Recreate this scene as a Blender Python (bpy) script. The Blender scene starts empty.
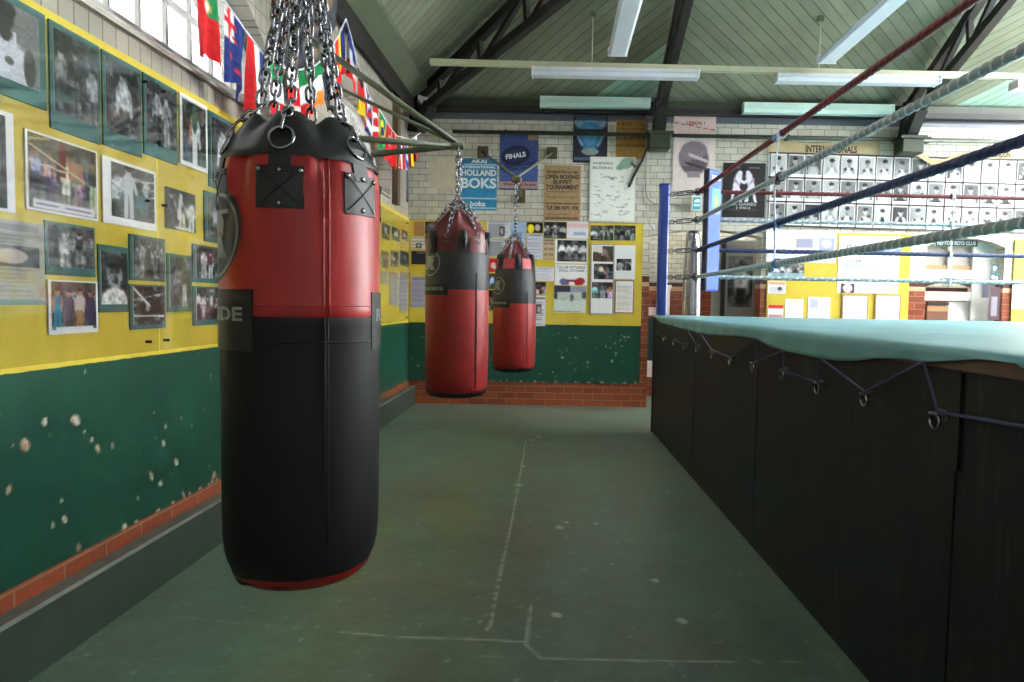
import bpy, math, random
import numpy as np
from mathutils import Vector, Matrix
from math import sin, cos, pi, radians, sqrt, hypot, atan2, asin
random.seed(7)
C = bpy.context.scene.collection
scn = bpy.context.scene

# ------------------------------------------------------------------ camera model (metres; x right, y along the left wall, z up)
FPX, PX, PY, CH = 690.0, 555.0, 341.0, 1.2
TH, RO = math.atan(38 / 690.0), radians(1.0)
_r0 = np.array([1, 0, 0.]); _fw = np.array([0, cos(TH), -sin(TH)]); _u0 = np.array([0, sin(TH), cos(TH)])
_r = cos(RO) * _r0 + sin(RO) * _u0; _u = -sin(RO) * _r0 + cos(RO) * _u0
_C = np.array([0, 0, CH])
def ray(x, y): return (x - PX) / FPX * _r - (y - PY) / FPX * _u + _fw
def on(x, y, ax, v):
    """point of the plane axis = v seen at photo position x, y (used to measure the room)"""
    d = ray(x, y); return _C + (v - _C[ax]) / d[ax] * d
def onp(x, y, p, n):
    d = ray(x, y); n = np.array(n); return _C + ((np.array(p) - _C) @ n) / (d @ n) * d
cam = bpy.data.cameras.new('camera'); co = bpy.data.objects.new('camera', cam); C.objects.link(co)
co.matrix_world = Matrix(((_r[0], _u[0], -_fw[0], 0), (_r[1], _u[1], -_fw[1], 0), (_r[2], _u[2], -_fw[2], CH), (0, 0, 0, 1)))
cam.sensor_width = 36; cam.lens = 36 * FPX / 1024; cam.shift_x = (512 - PX) / 1024; cam.clip_start = .02
scn.camera = co

# ------------------------------------------------------------------ materials
def lin(c): return tuple((v / 12.92 if v <= .04045 else ((v + .055) / 1.055) ** 2.4) for v in c)
class NT:
    def __init__(s, name):
        s.m = bpy.data.materials.new(name); s.m.use_nodes = True; s.t = s.m.node_tree; s.t.nodes.clear()
        s.out = s.n('ShaderNodeOutputMaterial'); s.b = s.n('ShaderNodeBsdfPrincipled'); s.l(s.b.outputs[0], s.out.inputs[0])
    def n(s, k, **kw):
        x = s.t.nodes.new(k)
        for a, v in kw.items(): setattr(x, a, v)
        return x
    def l(s, a, b): s.t.links.new(a, b)
    def pos(s):
        g = s.n('ShaderNodeNewGeometry'); x = s.n('ShaderNodeSeparateXYZ'); s.l(g.outputs['Position'], x.inputs[0]); return g.outputs['Position'], x.outputs
    def comb(s, a, b, c=0):
        x = s.n('ShaderNodeCombineXYZ')
        for i, v in enumerate((a, b, c)):
            if isinstance(v, (int, float)): x.inputs[i].default_value = v
            else: s.l(v, x.inputs[i])
        return x.outputs[0]
    def math(s, op, a, b=0.0, c=0.0):
        x = s.n('ShaderNodeMath', operation=op)
        for i, v in enumerate((a, b, c)):
            if isinstance(v, (int, float)): x.inputs[i].default_value = v
            else: s.l(v, x.inputs[i])
        return x.outputs[0]
    def noise(s, vec=None, scale=5, detail=4, rough=.6):
        x = s.n('ShaderNodeTexNoise'); x.inputs['Scale'].default_value = scale; x.inputs['Detail'].default_value = detail; x.inputs['Roughness'].default_value = rough
        if vec is None: vec = s.pos()[0]
        s.l(vec, x.inputs['Vector']); return x.outputs['Fac']
    def ramp(s, fac, stops):
        x = s.n('ShaderNodeValToRGB'); e = x.color_ramp.elements
        while len(e) < len(stops): e.new(.5)
        for i, (p, c) in enumerate(stops): e[i].position = p; e[i].color = (*c, 1)
        s.l(fac, x.inputs[0]); return x.outputs[0]
    def mix(s, f, a, b):
        x = s.n('ShaderNodeMix', data_type='RGBA')
        for i, v in ((0, f), (6, a), (7, b)):
            if isinstance(v, (int, float)): x.inputs[i].default_value = v
            elif isinstance(v, tuple): x.inputs[i].default_value = (*v, 1)
            else: s.l(v, x.inputs[i])
        return x.outputs[2]
    def col(s, v):
        if isinstance(v, tuple): s.b.inputs['Base Color'].default_value = (*v, 1)
        else: s.l(v, s.b.inputs['Base Color'])
    def rough(s, v):
        if isinstance(v, (int, float)): s.b.inputs['Roughness'].default_value = v
        else: s.l(v, s.b.inputs['Roughness'])
    def bump(s, h, st=.3, d=.01):
        x = s.n('ShaderNodeBump'); x.inputs['Strength'].default_value = st; x.inputs['Distance'].default_value = d
        s.l(h, x.inputs['Height']); s.l(x.outputs[0], s.b.inputs['Normal'])
    def brick(s, vec, bw, rh, c1, c2, mortar, ms=.004, off=.5):
        x = s.n('ShaderNodeTexBrick'); x.offset = off
        for k, v in (('Scale', 1), ('Mortar Size', ms), ('Mortar Smooth', .2), ('Brick Width', bw), ('Row Height', rh), ('Bias', 0)): x.inputs[k].default_value = v
        for k, v in (('Color1', c1), ('Color2', c2), ('Mortar', mortar)): x.inputs[k].default_value = (*v, 1)
        s.l(vec, x.inputs['Vector']); return x.outputs['Color'], x.outputs['Fac']

def simple(name, c, rough=.5, metal=0.0, var=.12, scale=30, bump=0.0, spec=.5):
    """plain surface with a little procedural unevenness of its own"""
    k = NT(name); c = lin(c)
    tc = k.n('ShaderNodeTexCoord').outputs['Object']
    f = k.noise(tc, scale)
    k.col(k.ramp(f, [(.25, tuple(v * (1 - var) for v in c)), (.75, tuple(min(1, v * (1 + var)) for v in c))]))
    k.rough(rough); k.b.inputs['Metallic'].default_value = metal; k.b.inputs['Specular IOR Level'].default_value = spec
    if bump: k.bump(f, bump, .003)
    return k.m

def printed(name, rough=.45):
    k = NT(name); a = k.n('ShaderNodeVertexColor'); a.layer_name = 'ink'; k.col(a.outputs[0]); k.rough(rough)
    k.b.inputs['Specular IOR Level'].default_value = .3
    return k.m

M = {}
M['print'] = printed('printed_paper'); M['flag'] = printed('flag_cloth', .85)
M['white_paper'] = simple('white_paper', (.9, .9, .9), .6, var=.03)
M['teal_mount'] = simple('teal_mount', (.17, .38, .37), .5)
M['grey_paper'] = simple('grey_paper', (.62, .62, .6), .6)
M['cream_board'] = simple('cream_board', (.78, .75, .66), .6, var=.05)
M['wood_frame'] = simple('pale_wood_frame', (.62, .47, .3), .5)
M['dark_frame'] = simple('dark_frame', (.2, .17, .15), .5)
M['ink_black'] = simple('ink_black', (.07, .07, .07), .6)
M['ink_dark'] = simple('ink_dark_brown', (.2, .12, .1), .6)
M['ink_white'] = simple('ink_white', (.88, .9, .9), .6, var=.03)
M['ink_grey'] = simple('ink_grey', (.55, .55, .55), .6)
M['ink_red'] = simple('ink_red', (.55, .16, .12), .6)
M['ink_navy'] = simple('ink_navy', (.1, .13, .28), .6)
M['steel'] = simple('chain_steel', (.55, .55, .57), .25, 1.0, .35, 40)
M['dull_steel'] = simple('dull_steel', (.42, .42, .42), .4, 1.0, .3, 40)
M['window_grey'] = simple('grey_window_paint', (.68, .68, .66), .5, 0, .06, 8)
M['sill_stone'] = simple('painted_stone_sill', (.66, .64, .59), .55, 0, .1, 8)
M['olive_paint'] = simple('olive_paint', (.35, .38, .3), .4, 0, .2, 12)
M['olive_dark'] = simple('dark_olive_paint', (.2, .23, .17), .45, 0, .3, 12)
M['brass'] = simple('old_brass_plate', (.33, .3, .18), .5, .2)
M['truss'] = simple('dark_iron_paint', (.13, .115, .1), .5, 0, .3, 10)
M['blue_post'] = simple('blue_post_paint', (.16, .25, .56), .35)
M['blue_pad'] = simple('blue_vinyl', (.13, .31, .8), .5, 0, .06, spec=.25)
M['navy_pad'] = simple('navy_vinyl', (.1, .12, .22), .4)
M['white_enamel'] = simple('white_enamel', (.9, .91, .93), .35, 0, .03)
M['mint_enamel'] = simple('mint_enamel', (.8, .9, .86), .35, 0, .03)
M['diffuser'] = simple('frosted_diffuser', (.86, .88, .92), .25, 0, .05, 8)
M['cream_pipe'] = simple('cream_painted_pipe', (.78, .78, .66), .4, 0, .08, 10)
M['grey_conduit'] = simple('grey_conduit', (.55, .56, .55), .4)
M['black_cable'] = simple('black_cable', (.06, .06, .06), .5)
M['rope_white'] = simple('white_cord', (.88, .9, .93), .7)
M['blue_tie'] = simple('blue_tie', (.35, .5, .78), .6)
M['cord_blue'] = simple('blue_lacing_cord', (.27, .29, .45), .7)
M['deck_wood'] = simple('plank_wood', (.4, .31, .24), .6, 0, .3, 14)
M['sign_teal'] = simple('dark_green_sign', (.13, .26, .26), .4)
M['door_brown'] = simple('brown_door', (.42, .26, .18), .45)
M['white_gloss'] = simple('white_gloss_paint', (.88, .87, .85), .3, 0, .04, 6)
M['grey_door'] = simple('grey_door_paint', (.6, .58, .55), .4, 0, .12, 6)
M['foil'] = simple('silver_foil', (.62, .62, .64), .22, 1.0, .25, 9, .6)
M['brown_wood'] = simple('brown_timber', (.36, .28, .2), .55)

def leather(name, c, rough, fine=220, var=.18, scratch=.0):
    k = NT(name); c = lin(c); tc = k.n('ShaderNodeTexCoord').outputs['Object']
    f = k.noise(tc, 9, 6, .65); g = k.noise(tc, fine, 2)
    base = k.ramp(f, [(.3, tuple(v * (1 - var) for v in c)), (.72, tuple(min(1, v * (1 + var)) for v in c))])
    if scratch:
        mp = k.n('ShaderNodeMapping'); mp.inputs['Scale'].default_value = (6, 6, 60); k.l(tc, mp.inputs[0])
        s = k.ramp(k.noise(mp.outputs[0], 3, 5, .7), [(.52, (0, 0, 0)), (.75, (1, 1, 1))])
        base = k.mix(k.math('MULTIPLY', s, scratch), base, tuple(min(1, v * 2.2 + .02) for v in c))
    k.col(base); k.rough(k.math('ADD', k.math('MULTIPLY', f, .25), rough - .12)); k.bump(g, .12, .002)
    return k.m
M['red_leather'] = leather('red_leather', (.65, .095, .11), .4)
M['black_leather'] = leather('black_leather', (.088, .088, .098), .5)
M['black_suede'] = leather('black_suede', (.072, .072, .085), .6, 120, .25, .25)
M['black_suede'].node_tree.nodes['Principled BSDF'].inputs['Specular IOR Level'].default_value = .28
M['red_canvas'] = leather('worn_red_leather', (.58, .09, .09), .5, 160, .28, .2)
M['grey_canvas'] = leather('worn_black_leather', (.19, .19, .2), .5, 160, .25, .3)
M['maroon'] = leather('maroon_leather', (.4, .1, .1), .42, 160, .3)
M['base_red'] = leather('base_red', (.55, .06, .06), .45)
M['logo_grey'] = simple('logo_grey', (.52, .53, .54), .5)
M['logo_dark'] = simple('logo_dark', (.12, .15, .15), .5)
M['patch_pink'] = simple('worn_patch', (.72, .25, .28), .45, 0, .45, 60)

# walls, boards, floor
WHITE1, WHITE2 = lin((.80, .79, .74)), lin((.72, .70, .64))
MORT = lin((.36, .33, .29))
TC1, TC2, TCM = lin((.56, .27, .15)), lin((.46, .2, .12)), lin((.56, .45, .36))
def wall_mat(name, axis, bands, bw=.152, rh=.0735, dz=0.0, off=.5, w1=WHITE1, w2=WHITE2):
    k = NT(name); p, x = k.pos(); v = k.comb(x[axis], k.math('SUBTRACT', x[2], dz))
    white, fw = k.brick(v, bw, rh, w1, w2, MORT, .003, off)
    tc, ft = k.brick(v, .225, .075, TC1, TC2, TCM, .004)
    n = k.noise(p, 2.5, 5)
    white = k.mix(k.math('MULTIPLY', k.ramp(n, [(.45, (0, 0, 0)), (.8, (1, 1, 1))]), .45), white, lin((.58, .55, .48)))
    col = white; fac = fw
    for z0, z1, c in bands:
        inside = k.math('MULTIPLY', k.math('GREATER_THAN', x[2], z0), k.math('LESS_THAN', x[2], z1))
        if c == 'tc': col = k.mix(inside, col, tc)
        else: col = k.mix(inside, col, lin(c))
    k.col(col); k.rough(.28); k.bump(fac, -.35, .004) if False else None
    b = k.n('ShaderNodeBump'); b.inputs['Strength'].default_value = .4; b.inputs['Distance'].default_value = .003; b.invert = True
    k.l(fw, b.inputs['Height']); k.l(b.outputs[0], k.b.inputs['Normal'])
    return k.m
M['wall_left'] = wall_mat('glazed_brick_left', 1, [(-1, .5, 'tc')], .078, .1, .035, 0.0, lin((.66, .64, .59)), lin((.58, .56, .51)))  # tiles toned darker: backlit shade and dirt in the colour
M['wall_far'] = wall_mat('glazed_brick_far', 0, [(3.28, 3.37, (.36, .37, .41)), (1.46, 1.53, (.3, .15, .12)), (1.41, 1.46, (.74, .62, .5)), (-1, 1.41, 'tc')])
M['wall_side'] = wall_mat('glazed_brick_side', 1, [(1.46, 1.53, (.3, .15, .12)), (-1, 1.41, 'tc')])
M['wall_recess'] = wall_mat('glazed_brick_recess', 0, [(1.44, 1.49, (.2, .12, .1)), (1.38, 1.44, (.72, .58, .42)), (-1, 1.38, 'tc')], .12, .06)

def board_mat(name):
    k = NT(name); p, x = k.pos(); a = k.n('ShaderNodeVertexColor'); a.layer_name = 'ink'
    sp = k.n('ShaderNodeSeparateColor'); k.l(a.outputs[0], sp.inputs[0])
    n = k.noise(p, 3, 5); n2 = k.noise(p, 40, 3)
    wob = k.math('ADD', x[2], k.math('MULTIPLY', k.math('SUBTRACT', k.noise(p, 30, 2), .5), .006))
    yl = k.ramp(n, [(.3, lin((.75, .65, .2))), (.7, lin((.84, .76, .27)))])
    gr = k.ramp(n, [(.3, lin((.06, .23, .18))), (.7, lin((.085, .29, .22)))])
    col = k.mix(k.math('GREATER_THAN', wob, .95), gr, yl)
    chip = k.ramp(n2, [(.4, lin((.72, .70, .66))), (.6, lin((.62, .46, .36)))])
    col = k.mix(sp.outputs[0], col, chip)
    col = k.mix(k.math('MULTIPLY', sp.outputs[1], .7), col, lin((.1, .12, .08)))
    k.col(col); k.rough(.35); k.bump(k.noise(p, 60, 4), .12, .004)
    return k.m
M['board'] = board_mat('two_tone_painted_board')

def floor_mat():
    k = NT('worn_green_floor_paint'); p, x = k.pos(); a = k.n('ShaderNodeVertexColor'); a.layer_name = 'ink'
    sp = k.n('ShaderNodeSeparateColor'); k.l(a.outputs[0], sp.inputs[0])
    n = k.noise(p, 1.6, 6, .65); n2 = k.noise(p, 6, 8, .75)
    mp = k.n('ShaderNodeMapping'); mp.inputs['Scale'].default_value = (3.2, 14, 1); k.l(p, mp.inputs[0])
    st = k.noise(mp.outputs[0], 3.2, 6, .72)
    base = k.ramp(n, [(.33, lin((.41, .42, .36))), (.5, lin((.375, .46, .39))), (.68, lin((.40, .52, .44)))])
    base = k.mix(k.ramp(n2, [(.36, (.42, .42, .42)), (.58, (0, 0, 0))]), base, lin((.25, .27, .23)))
    base = k.mix(k.ramp(st, [(.55, (0, 0, 0)), (.78, (.5, .5, .5))]), base, lin((.5, .53, .47)))
    base = k.mix(sp.outputs[0], base, lin((.74, .74, .69)))
    base = k.mix(k.math('MULTIPLY', sp.outputs[1], .75), base, lin((.2, .2, .165)))
    base = k.mix(k.math('MULTIPLY', sp.outputs[2], .7), base, lin((.44, .45, .36)))
    k.col(base); k.rough(k.math('ADD', k.math('MULTIPLY', n2, .2), .24))
    return k.m
M['floor'] = floor_mat()
M['ledge_worn'] = simple('worn_step_edge', (.38, .395, .36), .55, 0, .25, 14)
M['ledge'] = simple('dark_green_step', (.17, .215, .18), .5, 0, .25, 5)
def ceil_mat(name, a, b, patches=()):
    k = NT(name); p, x = k.pos(); c = k.math('ADD', k.math('MULTIPLY', x[0], a), k.math('MULTIPLY', x[1], b))
    q = k.math('DIVIDE', c, .095); fr = k.math('FRACT', q); fl = k.math('FLOOR', q)
    w = k.n('ShaderNodeTexWhiteNoise', noise_dimensions='1D'); k.l(fl, w.inputs['W'])
    gro = k.ramp(fr, [(.0, (1, 1, 1)), (.05, (1, 1, 1)), (.09, (0, 0, 0)), (1, (0, 0, 0))])
    n = k.noise(p, 2.2, 5)
    base = k.ramp(k.math('ADD', k.math('MULTIPLY', w.outputs['Value'], .25), k.math('MULTIPLY', n, .75)), [(.3, lin((.435, .45, .375))), (.7, lin((.535, .555, .465)))])
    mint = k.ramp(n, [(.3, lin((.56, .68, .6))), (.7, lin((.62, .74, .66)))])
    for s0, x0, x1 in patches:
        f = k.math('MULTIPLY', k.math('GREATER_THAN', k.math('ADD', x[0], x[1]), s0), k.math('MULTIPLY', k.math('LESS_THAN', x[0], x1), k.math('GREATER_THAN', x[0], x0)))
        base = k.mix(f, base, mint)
    base = k.mix(k.math('MULTIPLY', gro, .8), base, lin((.16, .18, .14)))
    k.col(base); k.rough(.5)
    bb = k.n('ShaderNodeBump'); bb.invert = True; bb.inputs['Strength'].default_value = .5; bb.inputs['Distance'].default_value = .008
    k.l(gro, bb.inputs['Height']); k.l(bb.outputs[0], k.b.inputs['Normal'])
    return k.m
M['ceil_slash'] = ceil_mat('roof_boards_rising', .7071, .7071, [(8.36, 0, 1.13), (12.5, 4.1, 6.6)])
M['ceil_back'] = ceil_mat('roof_boards_falling', .63, -.77)

def skirt_mat():
    k = NT('scuffed_black_board'); p, x = k.pos()
    mp = k.n('ShaderNodeMapping'); mp.inputs['Scale'].default_value = (10, 26, 2.2); k.l(p, mp.inputs[0])
    s = k.noise(mp.outputs[0], 1.0, 7, .75); n = k.noise(p, 4, 5)
    base = k.ramp(n, [(.3, lin((.088, .09, .108))), (.7, lin((.115, .118, .135)))])
    base = k.mix(k.ramp(s, [(.54, (0, 0, 0)), (.78, (.5, .5, .5))]), base, lin((.36, .35, .33)))
    k.col(base); k.rough(.5); k.b.inputs['Specular IOR Level'].default_value = .35; return k.m
M['skirt'] = skirt_mat()
def canvas_mat():
    k = NT('teal_ring_canvas'); p, x = k.pos()
    n = k.noise(p, 3, 5); mp = k.n('ShaderNodeMapping'); mp.inputs['Scale'].default_value = (2, 1, 1); k.l(p, mp.inputs[0])
    k.col(k.ramp(n, [(.3, lin((.34, .55, .57))), (.7, lin((.43, .64, .65)))])); k.rough(.42)
    k.bump(k.noise(p, 300, 2), .1, .002); return k.m
M['canvas'] = canvas_mat()
def rope_mat(name, c1, c2, n=3):
    k = NT(name); a = k.n('ShaderNodeVertexColor'); a.layer_name = 'ink'; k.col(a.outputs[0]); k.rough(.55); return k.m
M['rope'] = rope_mat('twisted_rope', 0, 0)
def clear_mat(name, gloss, tint=1.0, rough=.03, cap=.2):
    k = NT(name); k.t.nodes.remove(k.b)
    t = k.n('ShaderNodeBsdfTransparent'); t.inputs[0].default_value = (tint, tint, tint, 1)
    g = k.n('ShaderNodeBsdfGlossy'); g.inputs['Roughness'].default_value = rough
    f = k.n('ShaderNodeFresnel'); f.inputs[0].default_value = 1.45
    p, x = k.pos(); b = k.n('ShaderNodeBump'); b.inputs['Strength'].default_value = .12; b.inputs['Distance'].default_value = .01
    mp = k.n('ShaderNodeMapping'); mp.inputs['Scale'].default_value = (1, 1.2, 3); k.l(p, mp.inputs[0])
    k.l(k.noise(mp.outputs[0], 2, 2), b.inputs['Height']); k.l(b.outputs[0], g.inputs['Normal'])
    mx = k.n('ShaderNodeMixShader'); k.l(k.math('MINIMUM', k.math('MULTIPLY', f.outputs[0], gloss), cap), mx.inputs[0]); k.l(t.outputs[0], mx.inputs[1]); k.l(g.outputs[0], mx.inputs[2])
    k.l(mx.outputs[0], k.out.inputs[0]); return k.m
M['pane'] = clear_mat('dimmed_window_pane', .6, .3)  # tint dims the sky light entering by the left windows
M['rear_glass'] = clear_mat('dimmed_rear_pane', .6, .16)  # tint weakens the daylight of the added rear window
M['roof_glass'] = clear_mat('dimmed_roof_glass', .6, .6)  # tint weakens the daylight of the added left-slope roof-lights
M['plastic'] = clear_mat('clear_plastic_sheet', 1.3, .95, .05, .17)
def corbel_mat():
    k = NT('peeling_navy_and_tan_paint'); p, x = k.pos()
    k.col(k.ramp(k.noise(p, 5.5, 4), [(.36, lin((.17, .19, .25))), (.5, lin((.24, .25, .29))), (.55, lin((.5, .4, .28))), (.7, lin((.42, .33, .24)))])); k.rough(.5); return k.m
M['corbel'] = corbel_mat()

# ------------------------------------------------------------------ mesh builder
class MB:
    def __init__(s): s.v = []; s.f = []; s.fm = []; s.fs = []; s.c = {}; s.mats = []
    def mi(s, m):
        m = M[m] if isinstance(m, str) else m
        if m not in s.mats: s.mats.append(m)
        return s.mats.index(m)
    def add(s, vs, fs, mat, smooth=False):
        o = len(s.v); s.v += [tuple(map(float, v)) for v in vs]; k = s.mi(mat)
        for f in fs: s.f.append(tuple(i + o for i in f)); s.fm.append(k); s.fs.append(smooth)
        return o
    def box(s, c, d, mat, rz=0.0, bev=0.0):
        x, y, z = (q / 2 for q in d)
        if bev:
            b = min(bev, x * .9, y * .9, z * .9)
            vs = []; 
            for sx in (-1, 1):
                for sy in (-1, 1):
                    for sz in (-1, 1):
                        vs += [(sx * (x - b), sy * (y - b), sz * z), (sx * (x - b), sy * y, sz * (z - b)), (sx * x, sy * (y - b), sz * (z - b))]
            bm = __import__('bmesh').new()
            for v in vs: bm.verts.new(v)
            __import__('bmesh').ops.convex_hull(bm, input=bm.verts[:])
            bm.verts.index_update()
            V = [v.co[:] for v in bm.verts]; F = [[v.index for v in f.verts] for f in bm.faces]; bm.free()
        else:
            V = [(a, b_, c_) for a in (-x, x) for b_ in (-y, y) for c_ in (-z, z)]
            F = [(0, 1, 3, 2), (4, 6, 7, 5), (0, 4, 5, 1), (2, 3, 7, 6), (0, 2, 6, 4), (1, 5, 7, 3)]
        ca, sa = cos(rz), sin(rz)
        s.add([(c[0] + p[0] * ca - p[1] * sa, c[1] + p[0] * sa + p[1] * ca, c[2] + p[2]) for p in V], F, mat)
    def prism(s, poly, d, mat, smooth=False):
        """polygon (3-D points) pushed along vector d"""
        n = len(poly); vs = [tuple(p) for p in poly] + [tuple(p[i] + d[i] for i in range(3)) for p in poly]
        s.add(vs, [tuple(range(n - 1, -1, -1)), tuple(range(n, 2 * n))] + [(i, (i + 1) % n, n + (i + 1) % n, n + i) for i in range(n)], mat, smooth)
    def bar(s, a, b, w, h, mat, up=(0, 0, 1)):
        a = Vector(a); b = Vector(b); t = (b - a).normalized(); u = Vector(up); r = t.cross(u)
        if r.length < 1e-4: r = t.cross(Vector((1, 0, 0)))
        r.normalize(); u = r.cross(t)
        vs = [p + r * (sx * w / 2) + u * (sy * h / 2) for p in (a, b) for sx, sy in ((-1, -1), (1, -1), (1, 1), (-1, 1))]
        s.add(vs, [(0, 1, 2, 3)[::-1], (4, 5, 6, 7)] + [(i, (i + 1) % 4, 4 + (i + 1) % 4, 4 + i) for i in range(4)], mat)
    def tube(s, pts, r, mat, n=8, closed=False, caps=True):
        P = [Vector(p) for p in pts]; m = len(P); R = r if isinstance(r, (list, tuple)) else [r] * m
        vs = []; fs = []; prev = None
        for i in range(m):
            if closed: t = P[(i + 1) % m] - P[i - 1]
            else: t = P[min(i + 1, m - 1)] - P[max(i - 1, 0)]
            t.normalize()
            if prev is None:
                u = t.cross(Vector((0, 0, 1)));
                if u.length < .05: u = t.cross(Vector((1, 0, 0)))
            else: u = prev - t * prev.dot(t)
            u.normalize(); prev = u; w = t.cross(u)
            for k in range(n): a = 2 * pi * k / n; vs.append(P[i] + (u * cos(a) + w * sin(a)) * R[i])
        for i in range(m if closed else m - 1):
            j = (i + 1) % m
            for k in range(n): fs.append((i * n + k, i * n + (k + 1) % n, j * n + (k + 1) % n, j * n + k))
        if caps and not closed: fs += [tuple(range(n - 1, -1, -1)), tuple((m - 1) * n + k for k in range(n))]
        s.add(vs, fs, mat, True)
    def rings(s, rows, mat, close=True, cap0=False, cap1=False, smooth=True):
        """rows: list of equal-length lists of points; skinned in order"""
        n = len(rows[0]); vs = [p for r in rows for p in r]; fs = []
        for i in range(len(rows) - 1):
            for k in range(n if close else n - 1): fs.append((i * n + k, i * n + (k + 1) % n, (i + 1) * n + (k + 1) % n, (i + 1) * n + k))
        if cap0: fs.append(tuple(range(n - 1, -1, -1)))
        if cap1: fs.append(tuple((len(rows) - 1) * n + k for k in range(n)))
        return s.add(vs, fs, mat, smooth)
    def obj(s, name, parent=None, loc=None, rz=None):
        me = bpy.data.meshes.new(name); me.from_pydata(s.v, [], s.f)
        for m in s.mats: me.materials.append(m)
        me.polygons.foreach_set('material_index', s.fm); me.polygons.foreach_set('use_smooth', s.fs)
        if s.c:
            a = me.color_attributes.new('ink', 'FLOAT_COLOR', 'POINT'); arr = np.ones((len(s.v), 4), np.float32)
            for o, cols in s.c.items(): arr[o:o + len(cols), :3] = cols
            a.data.foreach_set('color', arr.ravel())
        me.update(); o = bpy.data.objects.new(name, me); C.objects.link(o)
        if parent is not None: o.parent = parent
        if loc is not None: o.location = loc
        if rz is not None: o.rotation_euler.z = rz
        return o
def tag(o, label, cat, group=None, kind=None):
    o['label'] = label; o['category'] = cat
    if group: o['group'] = group
    if kind: o['kind'] = kind
    return o
def struct(o, label, cat): return tag(o, label, cat, None, 'structure')
def empty(name, loc=(0, 0, 0), rz=0.0):
    o = bpy.data.objects.new(name, None); C.objects.link(o); o.location = loc; o.rotation_euler.z = rz; o.empty_display_size = .1; return o
def tolin(a):
    a = np.clip(a, 0, 1); return np.where(a <= .04045, a / 12.92, ((a + .055) / 1.055) ** 2.4).astype(np.float32)

_tx = {}
def text_geo(s, bold=.0):
    """letter outlines as flat faces, scaled to a unit box (x 0..1, y 0..1)"""
    key = (s, bold)
    if key in _tx: return _tx[key]
    cu = bpy.data.curves.new('t', 'FONT'); cu.body = s; cu.size = 1; cu.offset = bold; cu.resolution_u = 4
    ob = bpy.data.objects.new('t', cu); C.objects.link(ob); dg = bpy.context.evaluated_depsgraph_get()
    me = bpy.data.meshes.new_from_object(ob.evaluated_get(dg))
    V = np.array([v.co[:2] for v in me.vertices]); F = [tuple(p.vertices) for p in me.polygons]
    V -= V.min(0); V /= np.maximum(V.max(0), 1e-6)
    bpy.data.objects.remove(ob); bpy.data.meshes.remove(me); bpy.data.curves.remove(cu)
    _tx[key] = (V, F); return V, F

# ------------------------------------------------------------------ painting of prints (pictures on paper; arrays of sRGB ink)
def paper(w, h, c): return np.ones((h, w, 3)) * np.array(c)
def _g(a): h, w = a.shape[:2]; return np.meshgrid((np.arange(w) + .5) / w, (np.arange(h) + .5) / h)
def ell(a, cx, cy, rx, ry, c, al=1.0, ang=0.0):
    X, Y = _g(a); asp = a.shape[1] / a.shape[0]; dx = (X - cx) * asp; dy = Y - cy
    u = dx * cos(ang) + dy * sin(ang); v = -dx * sin(ang) + dy * cos(ang)
    d = np.sqrt((u / (rx * asp)) ** 2 + (v / ry) ** 2); m = np.clip((1.08 - d) / .16, 0, 1)[..., None] * al
    a[:] = a * (1 - m) + np.array(c) * m
def rect(a, x0, y0, x1, y1, c, al=1.0):
    X, Y = _g(a); m = ((X >= x0) & (X <= x1) & (Y >= y0) & (Y <= y1))[..., None] * al
    a[:] = a * (1 - m) + np.array(c) * m
def line(a, x0, y0, x1, y1, w, c, al=1.0):
    X, Y = _g(a); dx, dy = x1 - x0, y1 - y0; L2 = dx * dx + dy * dy + 1e-9
    t = np.clip(((X - x0) * dx + (Y - y0) * dy) / L2, 0, 1); d = np.hypot(X - x0 - t * dx, Y - y0 - t * dy)
    m = np.clip((w - d) / (w * .5) + .5, 0, 1)[..., None] * al; a[:] = a * (1 - m) + np.array(c) * m
def grain(a, rng, amp=.05, k=1):
    h, w = a.shape[:2]; n = rng.normal(0, amp, (h // k + 1, w // k + 1, 1)); a += np.kron(n, np.ones((k, k, 1)))[:h, :w]; np.clip(a, 0, 1, out=a)
def person(a, rng, cx, top, hgt, wid, skin, cloth, hair=(.1, .1, .1), legs=None):
    hd = hgt * .085
    ell(a, cx, top + hgt * .3, wid, hgt * .19, cloth)
    rect(a, cx - wid * .8, top + hgt * .3, cx + wid * .8, top + hgt * .55, cloth)
    for sgn in (-1, 1):
        line(a, cx + sgn * wid * .85, top + hgt * .24, cx + sgn * wid * rng.uniform(.6, 1.4), top + hgt * .5, wid * .25, cloth if rng.random() < .5 else skin)
        line(a, cx + sgn * wid * .4, top + hgt * .5, cx + sgn * wid * .5, top + hgt, wid * .36, legs or cloth)
    ell(a, cx, top + hd, wid * .5, hd * 1.1, skin); ell(a, cx, top + hd * .4, wid * .52, hd * .6, hair)
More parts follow.
